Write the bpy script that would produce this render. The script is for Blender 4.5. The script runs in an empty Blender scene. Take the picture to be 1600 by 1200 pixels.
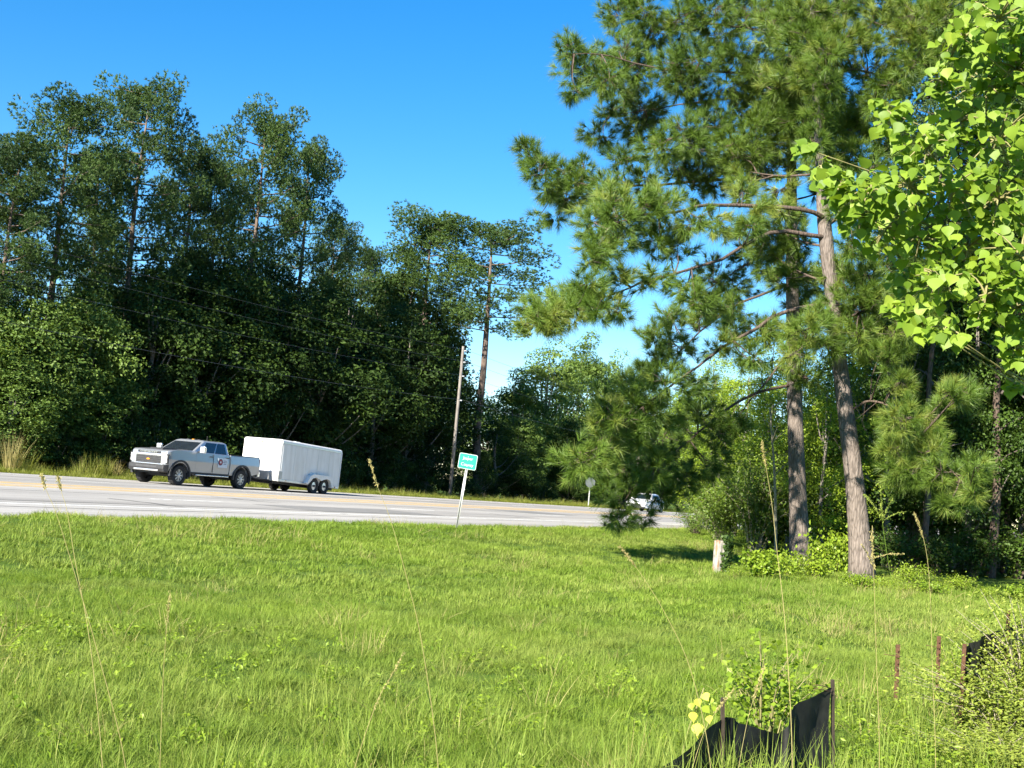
import bpy, bmesh, math, random
import numpy as np
from mathutils import Vector, Matrix

# ------------------------------------------------------------------ camera, sky, sun, exposure
SC = bpy.context.scene
COL = SC.collection
F = 2000.0                                   # focal length in photo pixels (1600 wide)
ROLL = math.radians(5.0)
PITCH = math.atan((757.6 - 600) * math.cos(ROLL) / F)
EYE = np.array([0, 0, 1.6])
cam_d = bpy.data.cameras.new('camera')
cam_d.sensor_width = 36.0
cam_d.lens = 36.0 * F / 1600
cam_d.clip_end = 6000
cam_d.clip_start = 0.05
cam = bpy.data.objects.new('camera', cam_d)
COL.objects.link(cam)
cam.matrix_world = Matrix.Translation(EYE.tolist()) @ Matrix.Rotation(math.pi / 2 + PITCH, 4, 'X') @ Matrix.Rotation(ROLL, 4, 'Z')
SC.camera = cam

AZ = math.atan(990 / F)                      # the road's heading, right of the view axis
T = np.array([math.sin(AZ), math.cos(AZ)])   # along the road, away
N = np.array([-math.cos(AZ), math.sin(AZ)])  # across the road, away
SUN_EL = math.radians(31)
BETA = math.radians(7)
sh = -math.cos(BETA) * T + math.sin(BETA) * N
SUN = Vector((sh[0] * math.cos(SUN_EL), sh[1] * math.cos(SUN_EL), math.sin(SUN_EL)))

W = bpy.data.worlds.new('World')
SC.world = W
W.use_nodes = True
wn = W.node_tree
sky = wn.nodes.new('ShaderNodeTexSky')
sky.sky_type = 'NISHITA'
sky.sun_disc = False
sky.sun_elevation = SUN_EL
sky.sun_rotation = math.atan2(SUN.x, SUN.y)
sky.altitude = 0
sky.air_density = 1.0
sky.dust_density = 0.0
sky.ozone_density = 4.0
hs = wn.nodes.new('ShaderNodeHueSaturation')
hs.inputs['Saturation'].default_value = 1.35
hs.inputs['Hue'].default_value = 0.5
wn.links.new(sky.outputs[0], hs.inputs['Color'])
wn.links.new(hs.outputs[0], wn.nodes['Background'].inputs[0])
wn.nodes['Background'].inputs[1].default_value = 0.070

sd = bpy.data.lights.new('sun', 'SUN')
sd.energy = 5.0
sd.angle = math.radians(0.53)
sd.color = (1.0, 0.93, 0.80)
so = bpy.data.objects.new('sun', sd)
COL.objects.link(so)
so.rotation_euler = SUN.to_track_quat('Z', 'Y').to_euler()
so.location = (-30, -30, 40)

SC.view_settings.view_transform = 'Standard'
SC.view_settings.look = 'None'
SC.view_settings.exposure = 1.68
SC.view_settings.gamma = 1.0
SC.render.engine = 'CYCLES'
SC.cycles.max_bounces = 5
SC.cycles.diffuse_bounces = 2
SC.cycles.glossy_bounces = 3
SC.cycles.transmission_bounces = 4
SC.cycles.transparent_max_bounces = 4
SC.cycles.use_denoising = True
SC.cycles.use_adaptive_sampling = True
SC.cycles.adaptive_threshold = 0.02
SC.cycles.caustics_reflective = False
SC.cycles.caustics_refractive = False

rng = np.random.default_rng(7)
random.seed(7)

# ------------------------------------------------------------------ photo pixels to places
_fw = np.array([0, math.cos(PITCH), math.sin(PITCH)])
_u = np.array([0, -math.sin(PITCH), math.cos(PITCH)])
_x = np.array([1.0, 0, 0])
_R = _x * math.cos(ROLL) + _u * math.sin(ROLL)
_U = -_x * math.sin(ROLL) + _u * math.cos(ROLL)

def ray(x, y):
    d = _fw + _R * (x - 800) / F - _U * (y - 600) / F
    return d / d[1]

def PX(x, y, depth):
    return EYE + ray(x, y) * depth

def ONZ(x, y, z):
    d = ray(x, y)
    return EYE + d * ((z - 1.6) / d[2])

def horizon(x):
    return 757.6 + (x - 800) * math.tan(ROLL)

def road_pt(a, p, z=0.0):
    q = a * T + p * N
    return np.array([q[0], q[1], z])

def at_perp(x, p):
    d = ray(x, horizon(x))[:2]
    t = p / float(d @ N)
    return d * t

def sstep(a, b, v):
    t = np.clip((v - a) / (b - a), 0, 1)
    return t * t * (3 - 2 * t)

ROAD_Z = 0.40
ROAD_A, ROAD_B = 17.2, 38.2

def gz(x, y):
    x = np.asarray(x, float); y = np.asarray(y, float)
    p = x * N[0] + y * N[1]
    h = 0.36 * sstep(8.5, 16.6, p)
    h = h - 0.42 * sstep(38.6, 43.0, p)
    inroad = sstep(16.6, 17.1, p) * (1 - sstep(38.3, 38.8, p))
    h = h - 0.08 * inroad
    bump = 0.035 * np.sin(x * 0.9 + 1.3 * np.sin(y * 0.5)) * np.cos(y * 0.7 + 0.6) + 0.02 * np.sin(x * 2.3 + y * 1.7)
    return h + bump * (1 - inroad) * 0.8

# ------------------------------------------------------------------ materials
def new_mat(name):
    m = bpy.data.materials.new(name)
    m.use_nodes = True
    nt = m.node_tree
    return m, nt, nt.nodes['Principled BSDF']

def noise(nt, scale, detail=4, rough=0.6, coord='Object', vec_scale=None):
    tc = nt.nodes.new('ShaderNodeTexCoord')
    n = nt.nodes.new('ShaderNodeTexNoise')
    n.inputs['Scale'].default_value = scale
    n.inputs['Detail'].default_value = detail
    n.inputs['Roughness'].default_value = rough
    src = tc.outputs[coord]
    if vec_scale:
        mp = nt.nodes.new('ShaderNodeMapping')
        mp.inputs['Scale'].default_value = vec_scale
        nt.links.new(src, mp.inputs[0])
        src = mp.outputs[0]
    nt.links.new(src, n.inputs['Vector'])
    return n

def ramp(nt, src, stops):
    r = nt.nodes.new('ShaderNodeValToRGB')
    els = r.color_ramp.elements
    while len(els) < len(stops):
        els.new(0.5)
    for e, (p, c) in zip(els, stops):
        e.position = p
        e.color = (c[0], c[1], c[2], 1)
    nt.links.new(src, r.inputs[0])
    return r

def mix_col(nt, fac, a, b, mode='MIX'):
    m = nt.nodes.new('ShaderNodeMix')
    m.data_type = 'RGBA'
    m.blend_type = mode
    for k, v in ((0, fac), (6, a), (7, b)):
        if hasattr(v, 'links') or hasattr(v, 'node'):
            nt.links.new(v, m.inputs[k])
        elif k == 0:
            m.inputs[0].default_value = v
        else:
            m.inputs[k].default_value = (v[0], v[1], v[2], 1)
    return m.outputs[2]

def bump(nt, b, src, strength, dist=0.02):
    bn = nt.nodes.new('ShaderNodeBump')
    bn.inputs['Strength'].default_value = strength
    bn.inputs['Distance'].default_value = dist
    nt.links.new(src, bn.inputs['Height'])
    nt.links.new(bn.outputs[0], b.inputs['Normal'])

def plain(name, col, rough=0.5, metal=0.0, vary=0.12, scale=6.0, spec=0.5, coat=0.0, bump_s=0.0):
    m, nt, b = new_mat(name)
    n = noise(nt, scale, 5)
    lo = [c * (1 - vary) for c in col]
    hi = [min(1, c * (1 + vary)) for c in col]
    r = ramp(nt, n.outputs[0], [(0.3, lo), (0.7, hi)])
    nt.links.new(r.outputs[0], b.inputs['Base Color'])
    b.inputs['Roughness'].default_value = rough
    b.inputs['Metallic'].default_value = metal
    b.inputs['Specular IOR Level'].default_value = spec
    b.inputs['Coat Weight'].default_value = coat
    if bump_s:
        bump(nt, b, n.outputs[0], bump_s)
    return m

def leaf_mat(name, dark, light, trans=0.35, rough=0.5, spec=0.35, tint=None, inst=False, world_patch=None, tcol=None, streak=False):
    m, nt, b = new_mat(name)
    at = nt.nodes.new('ShaderNodeAttribute')
    at.attribute_name = 'var'
    fac = at.outputs['Fac']
    oi = nt.nodes.new('ShaderNodeObjectInfo')
    mm = nt.nodes.new('ShaderNodeMath')
    mm.operation = 'MULTIPLY_ADD'
    mm.inputs[1].default_value = 0.35
    nt.links.new(oi.outputs['Random'], mm.inputs[0])
    sc_ = nt.nodes.new('ShaderNodeMath')
    sc_.operation = 'MULTIPLY'
    sc_.inputs[1].default_value = 0.8
    nt.links.new(fac, sc_.inputs[0])
    nt.links.new(sc_.outputs[0], mm.inputs[2])
    r = ramp(nt, mm.outputs[0], [(0.05, dark), (0.95, light)] if tint is None else [(0.05, dark), (0.75, light), (1.0, tint)])
    col = r.outputs[0]
    if world_patch:
        g = nt.nodes.new('ShaderNodeNewGeometry')
        n = nt.nodes.new('ShaderNodeTexNoise')
        n.inputs['Scale'].default_value = world_patch[0]
        n.inputs['Detail'].default_value = 3
        nt.links.new(g.outputs['Position'], n.inputs['Vector'])
        rr = ramp(nt, n.outputs[0], [(0.36, (0, 0, 0)), (0.64, (1, 1, 1))])
        col2 = mix_col(nt, 1.0, col, world_patch[1], 'MULTIPLY')
        col = mix_col(nt, rr.outputs[0], col2, col)
        if streak:                                   # mowing passes run with the road
            mp = nt.nodes.new('ShaderNodeMapping')
            mp.vector_type = 'TEXTURE'
            mp.inputs['Rotation'].default_value = (0, 0, math.pi / 2 - AZ)
            mp.inputs['Scale'].default_value = (14, 0.9, 1)
            nt.links.new(g.outputs['Position'], mp.inputs[0])
            n2 = nt.nodes.new('ShaderNodeTexNoise')
            n2.inputs['Scale'].default_value = 1.0
            n2.inputs['Detail'].default_value = 3
            nt.links.new(mp.outputs[0], n2.inputs['Vector'])
            r2 = ramp(nt, n2.outputs[0], [(0.40, (0, 0, 0)), (0.66, (1, 1, 1))])
            col = mix_col(nt, r2.outputs[0], col, mix_col(nt, 0.32, col, (0.34, 0.35, 0.11)))
    nt.links.new(col, b.inputs['Base Color'])
    b.inputs['Roughness'].default_value = rough
    b.inputs['Specular IOR Level'].default_value = spec
    t = nt.nodes.new('ShaderNodeBsdfTranslucent')
    tc = mix_col(nt, 1.0, col, tcol or (1.25, 1.2, 0.55), 'MULTIPLY')
    nt.links.new(tc, t.inputs[0])
    mx = nt.nodes.new('ShaderNodeMixShader')
    mx.inputs[0].default_value = trans
    nt.links.new(b.outputs[0], mx.inputs[1])
    nt.links.new(t.outputs[0], mx.inputs[2])
    nt.links.new(mx.outputs[0], nt.nodes['Material Output'].inputs[0])
    return m

def bark_mat(name, dark, light, sc=6.0, strength=0.9):
    m, nt, b = new_mat(name)
    tc = nt.nodes.new('ShaderNodeTexCoord')
    mp = nt.nodes.new('ShaderNodeMapping')
    mp.inputs['Scale'].default_value = (1, 1, 0.22)
    nt.links.new(tc.outputs['Object'], mp.inputs[0])
    v = nt.nodes.new('ShaderNodeTexVoronoi')
    v.feature = 'DISTANCE_TO_EDGE'
    v.inputs['Scale'].default_value = sc * 1.6
    nt.links.new(mp.outputs[0], v.inputs['Vector'])
    n = nt.nodes.new('ShaderNodeTexNoise')
    n.inputs['Scale'].default_value = sc * 2
    n.inputs['Detail'].default_value = 6
    nt.links.new(mp.outputs[0], n.inputs['Vector'])
    r1 = ramp(nt, v.outputs['Distance'], [(0.0, dark), (0.22, light)])
    r2 = ramp(nt, n.outputs[0], [(0.3, [c * 0.6 for c in light]), (0.7, [min(1, c * 1.3) for c in light])])
    c = mix_col(nt, 0.55, r1.outputs[0], r2.outputs[0])
    nt.links.new(c, b.inputs['Base Color'])
    b.inputs['Roughness'].default_value = 0.95
    b.inputs['Specular IOR Level'].default_value = 0.15
    ad = nt.nodes.new('ShaderNodeMath')
    ad.operation = 'ADD'
    nt.links.new(r1.outputs[0], ad.inputs[0])
    nt.links.new(n.outputs[0], ad.inputs[1])
    bump(nt, b, ad.outputs[0], strength, 0.05)
    return m

M = {}
M['grass'] = leaf_mat('grass', (0.115, 0.190, 0.022), (0.250, 0.345, 0.045), 0.36, 0.6, 0.15, tint=(0.42, 0.42, 0.13), world_patch=(0.28, (0.74, 0.80, 0.76)), tcol=(1.15, 1.12, 0.65), streak=True)
M['verge'] = leaf_mat('verge', (0.10, 0.135, 0.018), (0.22, 0.24, 0.04), 0.35, 0.6, 0.2, tint=(0.28, 0.26, 0.10))
M['dry'] = leaf_mat('dry', (0.26, 0.22, 0.08), (0.46, 0.40, 0.17), 0.3, 0.7, 0.2)
M['stalk'] = leaf_mat('stalk', (0.10, 0.19, 0.02), (0.28, 0.33, 0.07), 0.3, 0.6, 0.15)
M['needle'] = leaf_mat('needle', (0.024, 0.056, 0.010), (0.125, 0.205, 0.028), 0.25, 0.45, 0.35, tint=(0.22, 0.26, 0.05))
M['needle_far'] = leaf_mat('needle_far', (0.022, 0.050, 0.013), (0.095, 0.158, 0.034), 0.2, 0.55, 0.3)
M['leaf_far'] = leaf_mat('leaf_far', (0.010, 0.025, 0.006), (0.048, 0.085, 0.014), 0.22, 0.6, 0.15)  # colour darkened to stand for the deep shade of the far wall
M['leaf_pale'] = leaf_mat('leaf_pale', (0.060, 0.11, 0.020), (0.165, 0.245, 0.048), 0.32, 0.5, 0.25)  # lightened to stand in for sun on the trees far along the highway
M['leaf_wood'] = leaf_mat('leaf_wood', (0.018, 0.042, 0.007), (0.080, 0.14, 0.018), 0.28, 0.5, 0.3)  # colour lowered to stand for deep shade where the wood's edge catches sun
M['leaf_mid'] = leaf_mat('leaf_mid', (0.055, 0.105, 0.012), (0.17, 0.25, 0.03), 0.35, 0.45, 0.4)
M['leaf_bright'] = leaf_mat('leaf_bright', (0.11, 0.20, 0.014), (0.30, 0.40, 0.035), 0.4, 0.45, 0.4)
M['leaf_shrub'] = leaf_mat('leaf_shrub', (0.13, 0.185, 0.025), (0.33, 0.39, 0.065), 0.35, 0.5, 0.25)
M['tallow'] = leaf_mat('tallow', (0.11, 0.195, 0.016), (0.26, 0.37, 0.040), 0.40, 0.5, 0.3, tint=(0.38, 0.44, 0.07))
M['yellow_leaf'] = leaf_mat('yellow_leaf', (0.45, 0.48, 0.05), (0.62, 0.60, 0.08), 0.4)
M['bark'] = bark_mat('bark', (0.035, 0.028, 0.024), (0.205, 0.17, 0.148), 9.5, 1.0)
M['bark_limb'] = bark_mat('bark_limb', (0.03, 0.022, 0.018), (0.135, 0.10, 0.08), 12)
M['bark_far'] = bark_mat('bark_far', (0.04, 0.03, 0.025), (0.17, 0.13, 0.105), 4)
M['bark_dec'] = bark_mat('bark_dec', (0.08, 0.07, 0.06), (0.24, 0.21, 0.18), 7)
M['twig'] = plain('twig', (0.16, 0.12, 0.09), 0.9, vary=0.3)
M['twig_green'] = plain('twig_green', (0.22, 0.20, 0.08), 0.8, vary=0.3)
M['twig_pale'] = plain('twig_pale', (0.30, 0.26, 0.18), 0.85, vary=0.2)

# ------------------------------------------------------------------ mesh tools
class MB:
    """collects triangles / quads with a per-vertex 'var' value"""
    def __init__(s):
        s.v, s.f3, s.f4, s.a, s.n = [], [], [], [], 0
    def add(s, v, f3=None, f4=None, var=0.5):
        v = np.asarray(v, float)
        if f3 is not None and len(f3): s.f3.append(np.asarray(f3, int) + s.n)
        if f4 is not None and len(f4): s.f4.append(np.asarray(f4, int) + s.n)
        s.v.append(v)
        s.a.append(np.full(len(v), var) if np.isscalar(var) else np.asarray(var, float))
        s.n += len(v)
    def mesh(s, name, mat, smooth=False):
        me = bpy.data.meshes.new(name)
        v = np.concatenate(s.v)
        f3 = np.concatenate(s.f3) if s.f3 else np.zeros((0, 3), int)
        f4 = np.concatenate(s.f4) if s.f4 else np.zeros((0, 4), int)
        me.vertices.add(len(v))
        me.vertices.foreach_set('co', v.astype(np.float32).ravel())
        nl = f3.size + f4.size
        me.loops.add(nl)
        me.loops.foreach_set('vertex_index', np.concatenate([f3.ravel(), f4.ravel()]).astype(np.int32))
        npol = len(f3) + len(f4)
        me.polygons.add(npol)
        st = np.concatenate([np.arange(len(f3)) * 3, f3.size + np.arange(len(f4)) * 4]).astype(np.int32)
        me.polygons.foreach_set('loop_start', st)
        if smooth:
            me.polygons.foreach_set('use_smooth', np.ones(npol, bool))
        at = me.attributes.new('var', 'FLOAT', 'POINT')
        at.data.foreach_set('value', np.concatenate(s.a).astype(np.float32))
        me.materials.append(mat)
        me.update(calc_edges=True)
        me.validate()
        return me

def unit(v):
    v = np.asarray(v, float)
    return v / np.maximum(np.linalg.norm(v, axis=-1, keepdims=True), 1e-9)

def rand_dirs(n, r=None):
    r = r or rng
    return unit(r.normal(size=(n, 3)))

def tube(mb, pts, radii, sides=8, var=0.5, cap=True):
    pts = np.asarray(pts, float)
    n = len(pts)
    radii = np.broadcast_to(np.asarray(radii, float), (n,))
    tg = unit(np.gradient(pts, axis=0))
    ref = np.array([1.0, 0, 0]) if abs(tg[0][0]) < 0.8 else np.array([0, 1.0, 0])
    ang = np.linspace(0, 2 * math.pi, sides, endpoint=False)
    vs = []
    for i in range(n):
        a = unit(np.cross(tg[i], ref)); b = np.cross(tg[i], a)
        ref = -np.cross(tg[i], a) if False else ref
        vs.append(pts[i] + radii[i] * (np.cos(ang)[:, None] * a + np.sin(ang)[:, None] * b))
    v = np.concatenate(vs)
    f = []
    for i in range(n - 1):
        for k in range(sides):
            k2 = (k + 1) % sides
            f.append((i * sides + k, i * sides + k2, (i + 1) * sides + k2, (i + 1) * sides + k))
    f3 = []
    if cap:
        v = np.concatenate([v, pts[:1], pts[-1:]])
        c0, c1 = n * sides, n * sides + 1
        for k in range(sides):
            k2 = (k + 1) % sides
            f3.append((c0, k2, k))
            f3.append((c1, (n - 1) * sides + k, (n - 1) * sides + k2))
    mb.add(v, f3, f, var)

def smooth_path(pts, n):
    """resample a polyline through Catmull-Rom"""
    p = np.asarray(pts, float)
    if len(p) == 2:
        return p[0] + (p[1] - p[0]) * np.linspace(0, 1, n)[:, None]
    q = np.concatenate([[2 * p[0] - p[1]], p, [2 * p[-1] - p[-2]]])
    out = []
    for u in np.linspace(0, len(p) - 1 - 1e-6, n):
        i = int(u); t = u - i
        a, b, c, d = q[i], q[i + 1], q[i + 2], q[i + 3]
        out.append(0.5 * (2 * b + (c - a) * t + (2 * a - 5 * b + 4 * c - d) * t * t + (3 * b - a - 3 * c + d) * t ** 3))
    return np.array(out)

def perp_frame(d):
    ref = np.where(np.abs(d[:, 2:3]) < 0.9, np.array([[0, 0, 1.0]]), np.array([[1.0, 0, 0]]))
    a = unit(np.cross(d, ref)); b = np.cross(d, a)
    return a, b

def tufts(mb, cen, dirs, L, w, k, var, spread=(0.15, 1.45), stem=0.35, r=None):
    """pine needle brushes: k thin triangles round the last bit of each twig"""
    r = r or rng
    n = len(cen)
    a, b = perp_frame(dirs)
    th = r.uniform(spread[0], spread[1], (n, k))
    ph = r.uniform(0, 2 * math.pi, (n, k))
    nd = (dirs[:, None] * np.cos(th)[..., None] + (a[:, None] * np.cos(ph)[..., None] + b[:, None] * np.sin(ph)[..., None]) * np.sin(th)[..., None])
    base = cen[:, None] - dirs[:, None] * (r.uniform(0, stem, (n, k)) * L)[..., None]
    ln = L * r.uniform(0.65, 1.1, (n, k))
    tip = base + nd * ln[..., None]
    tip[..., 2] -= 0.12 * ln * r.uniform(0, 1, (n, k))
    side = unit(np.cross(nd, r.normal(size=(n, k, 3)))) * (w / 2)
    v = np.stack([base - side, base + side, tip], axis=2).reshape(-1, 3)
    f = np.arange(n * k * 3).reshape(-1, 3)
    vv = np.repeat(np.clip(np.broadcast_to(np.asarray(var), (n,))[:, None] + r.normal(0, 0.1, (n, k)), 0, 1).ravel(), 3)
    mb.add(v, f, None, vv)

def leaves(mb, pos, nrm, size, var, droop=0.5, aspect=0.55, fold=0.12, r=None):
    """diamond leaves folded on the midrib"""
    r = r or rng
    n = len(pos)
    size = np.broadcast_to(np.asarray(size, float), (n,)) * r.uniform(0.65, 1.25, n)
    d = r.normal(size=(n, 3)); d[:, 2] -= droop
    d = unit(d - nrm * np.sum(d * nrm, axis=1, keepdims=True))
    s = np.cross(nrm, d)
    s1 = size[:, None]
    b = pos - d * s1 * 0.5
    l = pos - s * s1 * aspect * 0.5 + nrm * s1 * fold
    t = pos + d * s1 * 0.5
    rr = pos + s * s1 * aspect * 0.5 + nrm * s1 * fold
    v = np.stack([b, l, t, rr], axis=1).reshape(-1, 3)
    i = np.arange(n)[:, None] * 4
    f = np.concatenate([i + [[0, 2, 1]], i + [[0, 3, 2]]])
    mb.add(v, f, None, np.repeat(np.clip(np.broadcast_to(np.asarray(var), (n,)) + r.normal(0, 0.12, n), 0, 1), 4))

def tag(o, label=None, cat=None, group=None, kind=None):
    if label: o['label'] = label
    if cat: o['category'] = cat
    if group: o['group'] = group
    if kind: o['kind'] = kind
    return o

def link(name, me, parent=None):
    o = bpy.data.objects.new(name, me)
    COL.objects.link(o)
    if parent is not None:
        o.parent = parent
    return o

def empty(name, loc=(0, 0, 0), rz=0.0):
    o = bpy.data.objects.new(name, None)
    o.empty_display_size = 0.2
    COL.objects.link(o)
    o.location = tuple(float(c) for c in loc)
    o.rotation_euler = (0, 0, rz)
    return o

def copy_tree(o, parent=None):
    c = o.copy()
    COL.objects.link(c)
    c.parent = parent
    for ch in list(o.children):
        copy_tree(ch, c)
    return c

def bm_obj(name, bm, mat, parent=None, smooth=False):
    bmesh.ops.recalc_face_normals(bm, faces=bm.faces)
    me = bpy.data.meshes.new(name)
    bm.to_mesh(me); bm.free()
    me.materials.append(mat)
    if smooth:
        for p in me.polygons: p.use_smooth = True
    return link(name, me, parent)

def box_bm(bm, c, s, bev=0.0, rot=None):
    r = bmesh.ops.create_cube(bm, size=1.0)
    vs = r['verts']
    bmesh.ops.scale(bm, vec=s, verts=vs)
    if bev:
        es = list({e for v in vs for e in v.link_edges})
        rb = bmesh.ops.bevel(bm, geom=es, offset=bev, segments=2, affect='EDGES', profile=0.5)
        vs = list({v for f in rb['faces'] for v in f.verts} | {v for v in vs if v.is_valid})
    if rot is not None:
        bmesh.ops.rotate(bm, cent=(0, 0, 0), matrix=rot, verts=vs)
    bmesh.ops.translate(bm, vec=c, verts=vs)
    return vs

def box(name, c, s, mat, parent, bev=0.0, rot=None):
    bm = bmesh.new()
    box_bm(bm, c, s, bev, rot)
    return bm_obj(name, bm, mat, parent)

def prism(name, prof, y0, y1, mat, parent, bev=0.0, shape=None, smooth=False, cuts=()):
    """side profile [(x, z)] extruded across y"""
    bm = bmesh.new()
    a = [bm.verts.new((x, y0, z)) for x, z in prof]
    b = [bm.verts.new((x, y1, z)) for x, z in prof]
    fa = bm.faces.new(a); fb = bm.faces.new(b[::-1])
    n = len(prof)
    for i in range(n):
        bm.faces.new((a[i], b[i], b[(i + 1) % n], a[(i + 1) % n]))
    if bev:
        es = [e for f in (fa, fb) for e in f.edges]
        bmesh.ops.bevel(bm, geom=es, offset=bev, segments=2, affect='EDGES', profile=0.5)
    for co, no in cuts:
        bmesh.ops.bisect_plane(bm, geom=bm.verts[:] + bm.edges[:] + bm.faces[:], plane_co=co, plane_no=no, dist=0.001)
    if shape:
        for v in bm.verts: v.co = shape(v.co)
    return bm_obj(name, bm, mat, parent, smooth)

def quad_sheet(name, corners, mat, parent=None, thick=0.0):
    bm = bmesh.new()
    vs = [bm.verts.new(tuple(c)) for c in corners]
    f = bm.faces.new(vs)
    if thick:
        bm.normal_update()
        r = bmesh.ops.extrude_face_region(bm, geom=[f])
        nv = [g for g in r['geom'] if isinstance(g, bmesh.types.BMVert)]
        bmesh.ops.translate(bm, vec=f.normal * thick, verts=nv)
    return bm_obj(name, bm, mat, parent)

def lathe_bm(bm, prof, axis='Y', seg=28, c=(0, 0, 0), caps=True):
    """profile [(r, h)] spun round an axis"""
    rings = []
    for r, h in prof:
        ring = []
        for k in range(seg):
            t = 2 * math.pi * k / seg
            if axis == 'Y': p = (c[0] + r * math.cos(t), c[1] + h, c[2] + r * math.sin(t))
            elif axis == 'Z': p = (c[0] + r * math.cos(t), c[1] + r * math.sin(t), c[2] + h)
            else: p = (c[0] + h, c[1] + r * math.cos(t), c[2] + r * math.sin(t))
            ring.append(bm.verts.new(p))
        rings.append(ring)
    for a, b in zip(rings, rings[1:]):
        for k in range(seg):
            bm.faces.new((a[k], a[(k + 1) % seg], b[(k + 1) % seg], b[k]))
    if caps:
        bm.faces.new(rings[0]); bm.faces.new(rings[-1][::-1])
    else:
        for k in range(seg):
            bm.faces.new((rings[-1][k], rings[-1][(k + 1) % seg], rings[0][(k + 1) % seg], rings[0][k]))

def text_mesh(name, s, size, mat, parent, extr=0.002):
    cu = bpy.data.curves.new(name, 'FONT')
    cu.body = s; cu.size = size; cu.align_x = 'CENTER'; cu.align_y = 'CENTER'; cu.extrude = extr
    o = bpy.data.objects.new(name, cu)
    COL.objects.link(o)
    dg = bpy.context.evaluated_depsgraph_get()
    me = bpy.data.meshes.new_from_object(o.evaluated_get(dg))
    bpy.data.objects.remove(o)
    me.materials.clear(); me.materials.append(mat)
    return link(name, me, parent)

# ------------------------------------------------------------------ ground and road
def ground_mat():
    m, nt, b = new_mat('ground')
    n1 = noise(nt, 0.35, 5); n2 = noise(nt, 9.0, 6)
    r1 = ramp(nt, n1.outputs[0], [(0.35, (0.05, 0.09, 0.012)), (0.65, (0.09, 0.14, 0.02))])
    r2 = ramp(nt, n2.outputs[0], [(0.30, (0.075, 0.075, 0.025)), (0.5, (0.07, 0.12, 0.014))])
    c = mix_col(nt, 0.5, r1.outputs[0], r2.outputs[0])
    nt.links.new(c, b.inputs['Base Color'])
    b.inputs['Roughness'].default_value = 0.95
    b.inputs['Specular IOR Level'].default_value = 0.1
    bump(nt, b, n2.outputs[0], 0.6, 0.05)
    return m

def build_ground():
    def axis_vals(lo, hi, near_lo, near_hi, step):
        core = np.arange(near_lo, near_hi + 1e-6, step)
        out = []
        d = step
        v = near_lo
        while v > lo:
            d *= 1.35; v -= d; out.append(max(v, lo))
        left = out[::-1]
        out = []; d = step; v = core[-1]
        while v < hi:
            d *= 1.35; v += d; out.append(min(v, hi))
        return np.concatenate([left, core, out])
    a = axis_vals(-2500, 4000, 0, 60, 0.7)          # along the road
    p = axis_vals(-2500, 4000, -4, 46, 0.33)        # across it
    A, P = np.meshgrid(a, p, indexing='ij')
    X = A * T[0] + P * N[0]; Y = A * T[1] + P * N[1]
    Z = gz(X, Y)
    far = sstep(90, 200, np.hypot(X, Y))
    v = np.stack([X, Y, Z * (1 - 0 * far)], -1).reshape(-1, 3)
    na, npp = len(a), len(p)
    i = np.arange(na - 1)[:, None] * npp + np.arange(npp - 1)[None]
    i = i.ravel()
    f = np.stack([i, i + 1, i + npp + 1, i + npp], 1)[:, ::-1]
    mb = MB(); mb.add(v, None, f)
    o = link('ground', mb.mesh('ground', ground_mat(), True))
    tag(o, 'grassy earth under the field, the verge and the woods', 'ground', kind='structure')

def asphalt_mat():
    m, nt, b = new_mat('asphalt')
    tc = nt.nodes.new('ShaderNodeTexCoord')
    mp = nt.nodes.new('ShaderNodeMapping')
    mp.inputs['Rotation'].default_value = (0, 0, -(math.pi / 2 - AZ))
    nt.links.new(tc.outputs['Object'], mp.inputs[0])
    mp2 = nt.nodes.new('ShaderNodeMapping')
    mp2.inputs['Scale'].default_value = (0.02, 0.9, 1)
    nt.links.new(mp.outputs[0], mp2.inputs[0])
    n = nt.nodes.new('ShaderNodeTexNoise'); n.inputs['Scale'].default_value = 1.0; n.inputs['Detail'].default_value = 4
    nt.links.new(mp2.outputs[0], n.inputs['Vector'])
    n2 = noise(nt, 30.0, 6); n3 = noise(nt, 0.3, 4)
    r1 = ramp(nt, n.outputs[0], [(0.3, (0.22, 0.21, 0.195)), (0.7, (0.42, 0.40, 0.37))])
    r2 = ramp(nt, n2.outputs[0], [(0.3, (0.75, 0.75, 0.75)), (0.7, (1.1, 1.1, 1.1))])
    r3 = ramp(nt, n3.outputs[0], [(0.3, (0.9, 0.9, 0.9)), (0.7, (1.05, 1.05, 1.05))])
    c = mix_col(nt, 1.0, r1.outputs[0], r2.outputs[0], 'MULTIPLY')
    c = mix_col(nt, 1.0, c, r3.outputs[0], 'MULTIPLY')
    nt.links.new(c, b.inputs['Base Color'])
    b.inputs['Roughness'].default_value = 0.9
    b.inputs['Specular IOR Level'].default_value = 0.25
    bump(nt, b, n2.outputs[0], 0.3, 0.01)
    return m

def worn_paint(name, col):
    m, nt, b = new_mat(name)
    n = noise(nt, 3.0, 8, 0.7)
    r = ramp(nt, n.outputs[0], [(0.36, (0.36, 0.35, 0.33)), (0.5, col)])
    nt.links.new(r.outputs[0], b.inputs['Base Color'])
    b.inputs['Roughness'].default_value = 0.7
    return m

def strip(name, a0, a1, p0, p1, z, mat, parent, seg=1, z2=None):
    mb = MB()
    aa = np.linspace(a0, a1, seg + 1)
    v = []
    for a in aa:
        v.append(road_pt(a, p0, z)); v.append(road_pt(a, p1, z if z2 is None else z2))
    f = [(2 * i, 2 * i + 2, 2 * i + 3, 2 * i + 1) for i in range(seg)]
    mb.add(v, None, f)
    return link(name, mb.mesh(name, mat), parent)

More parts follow.
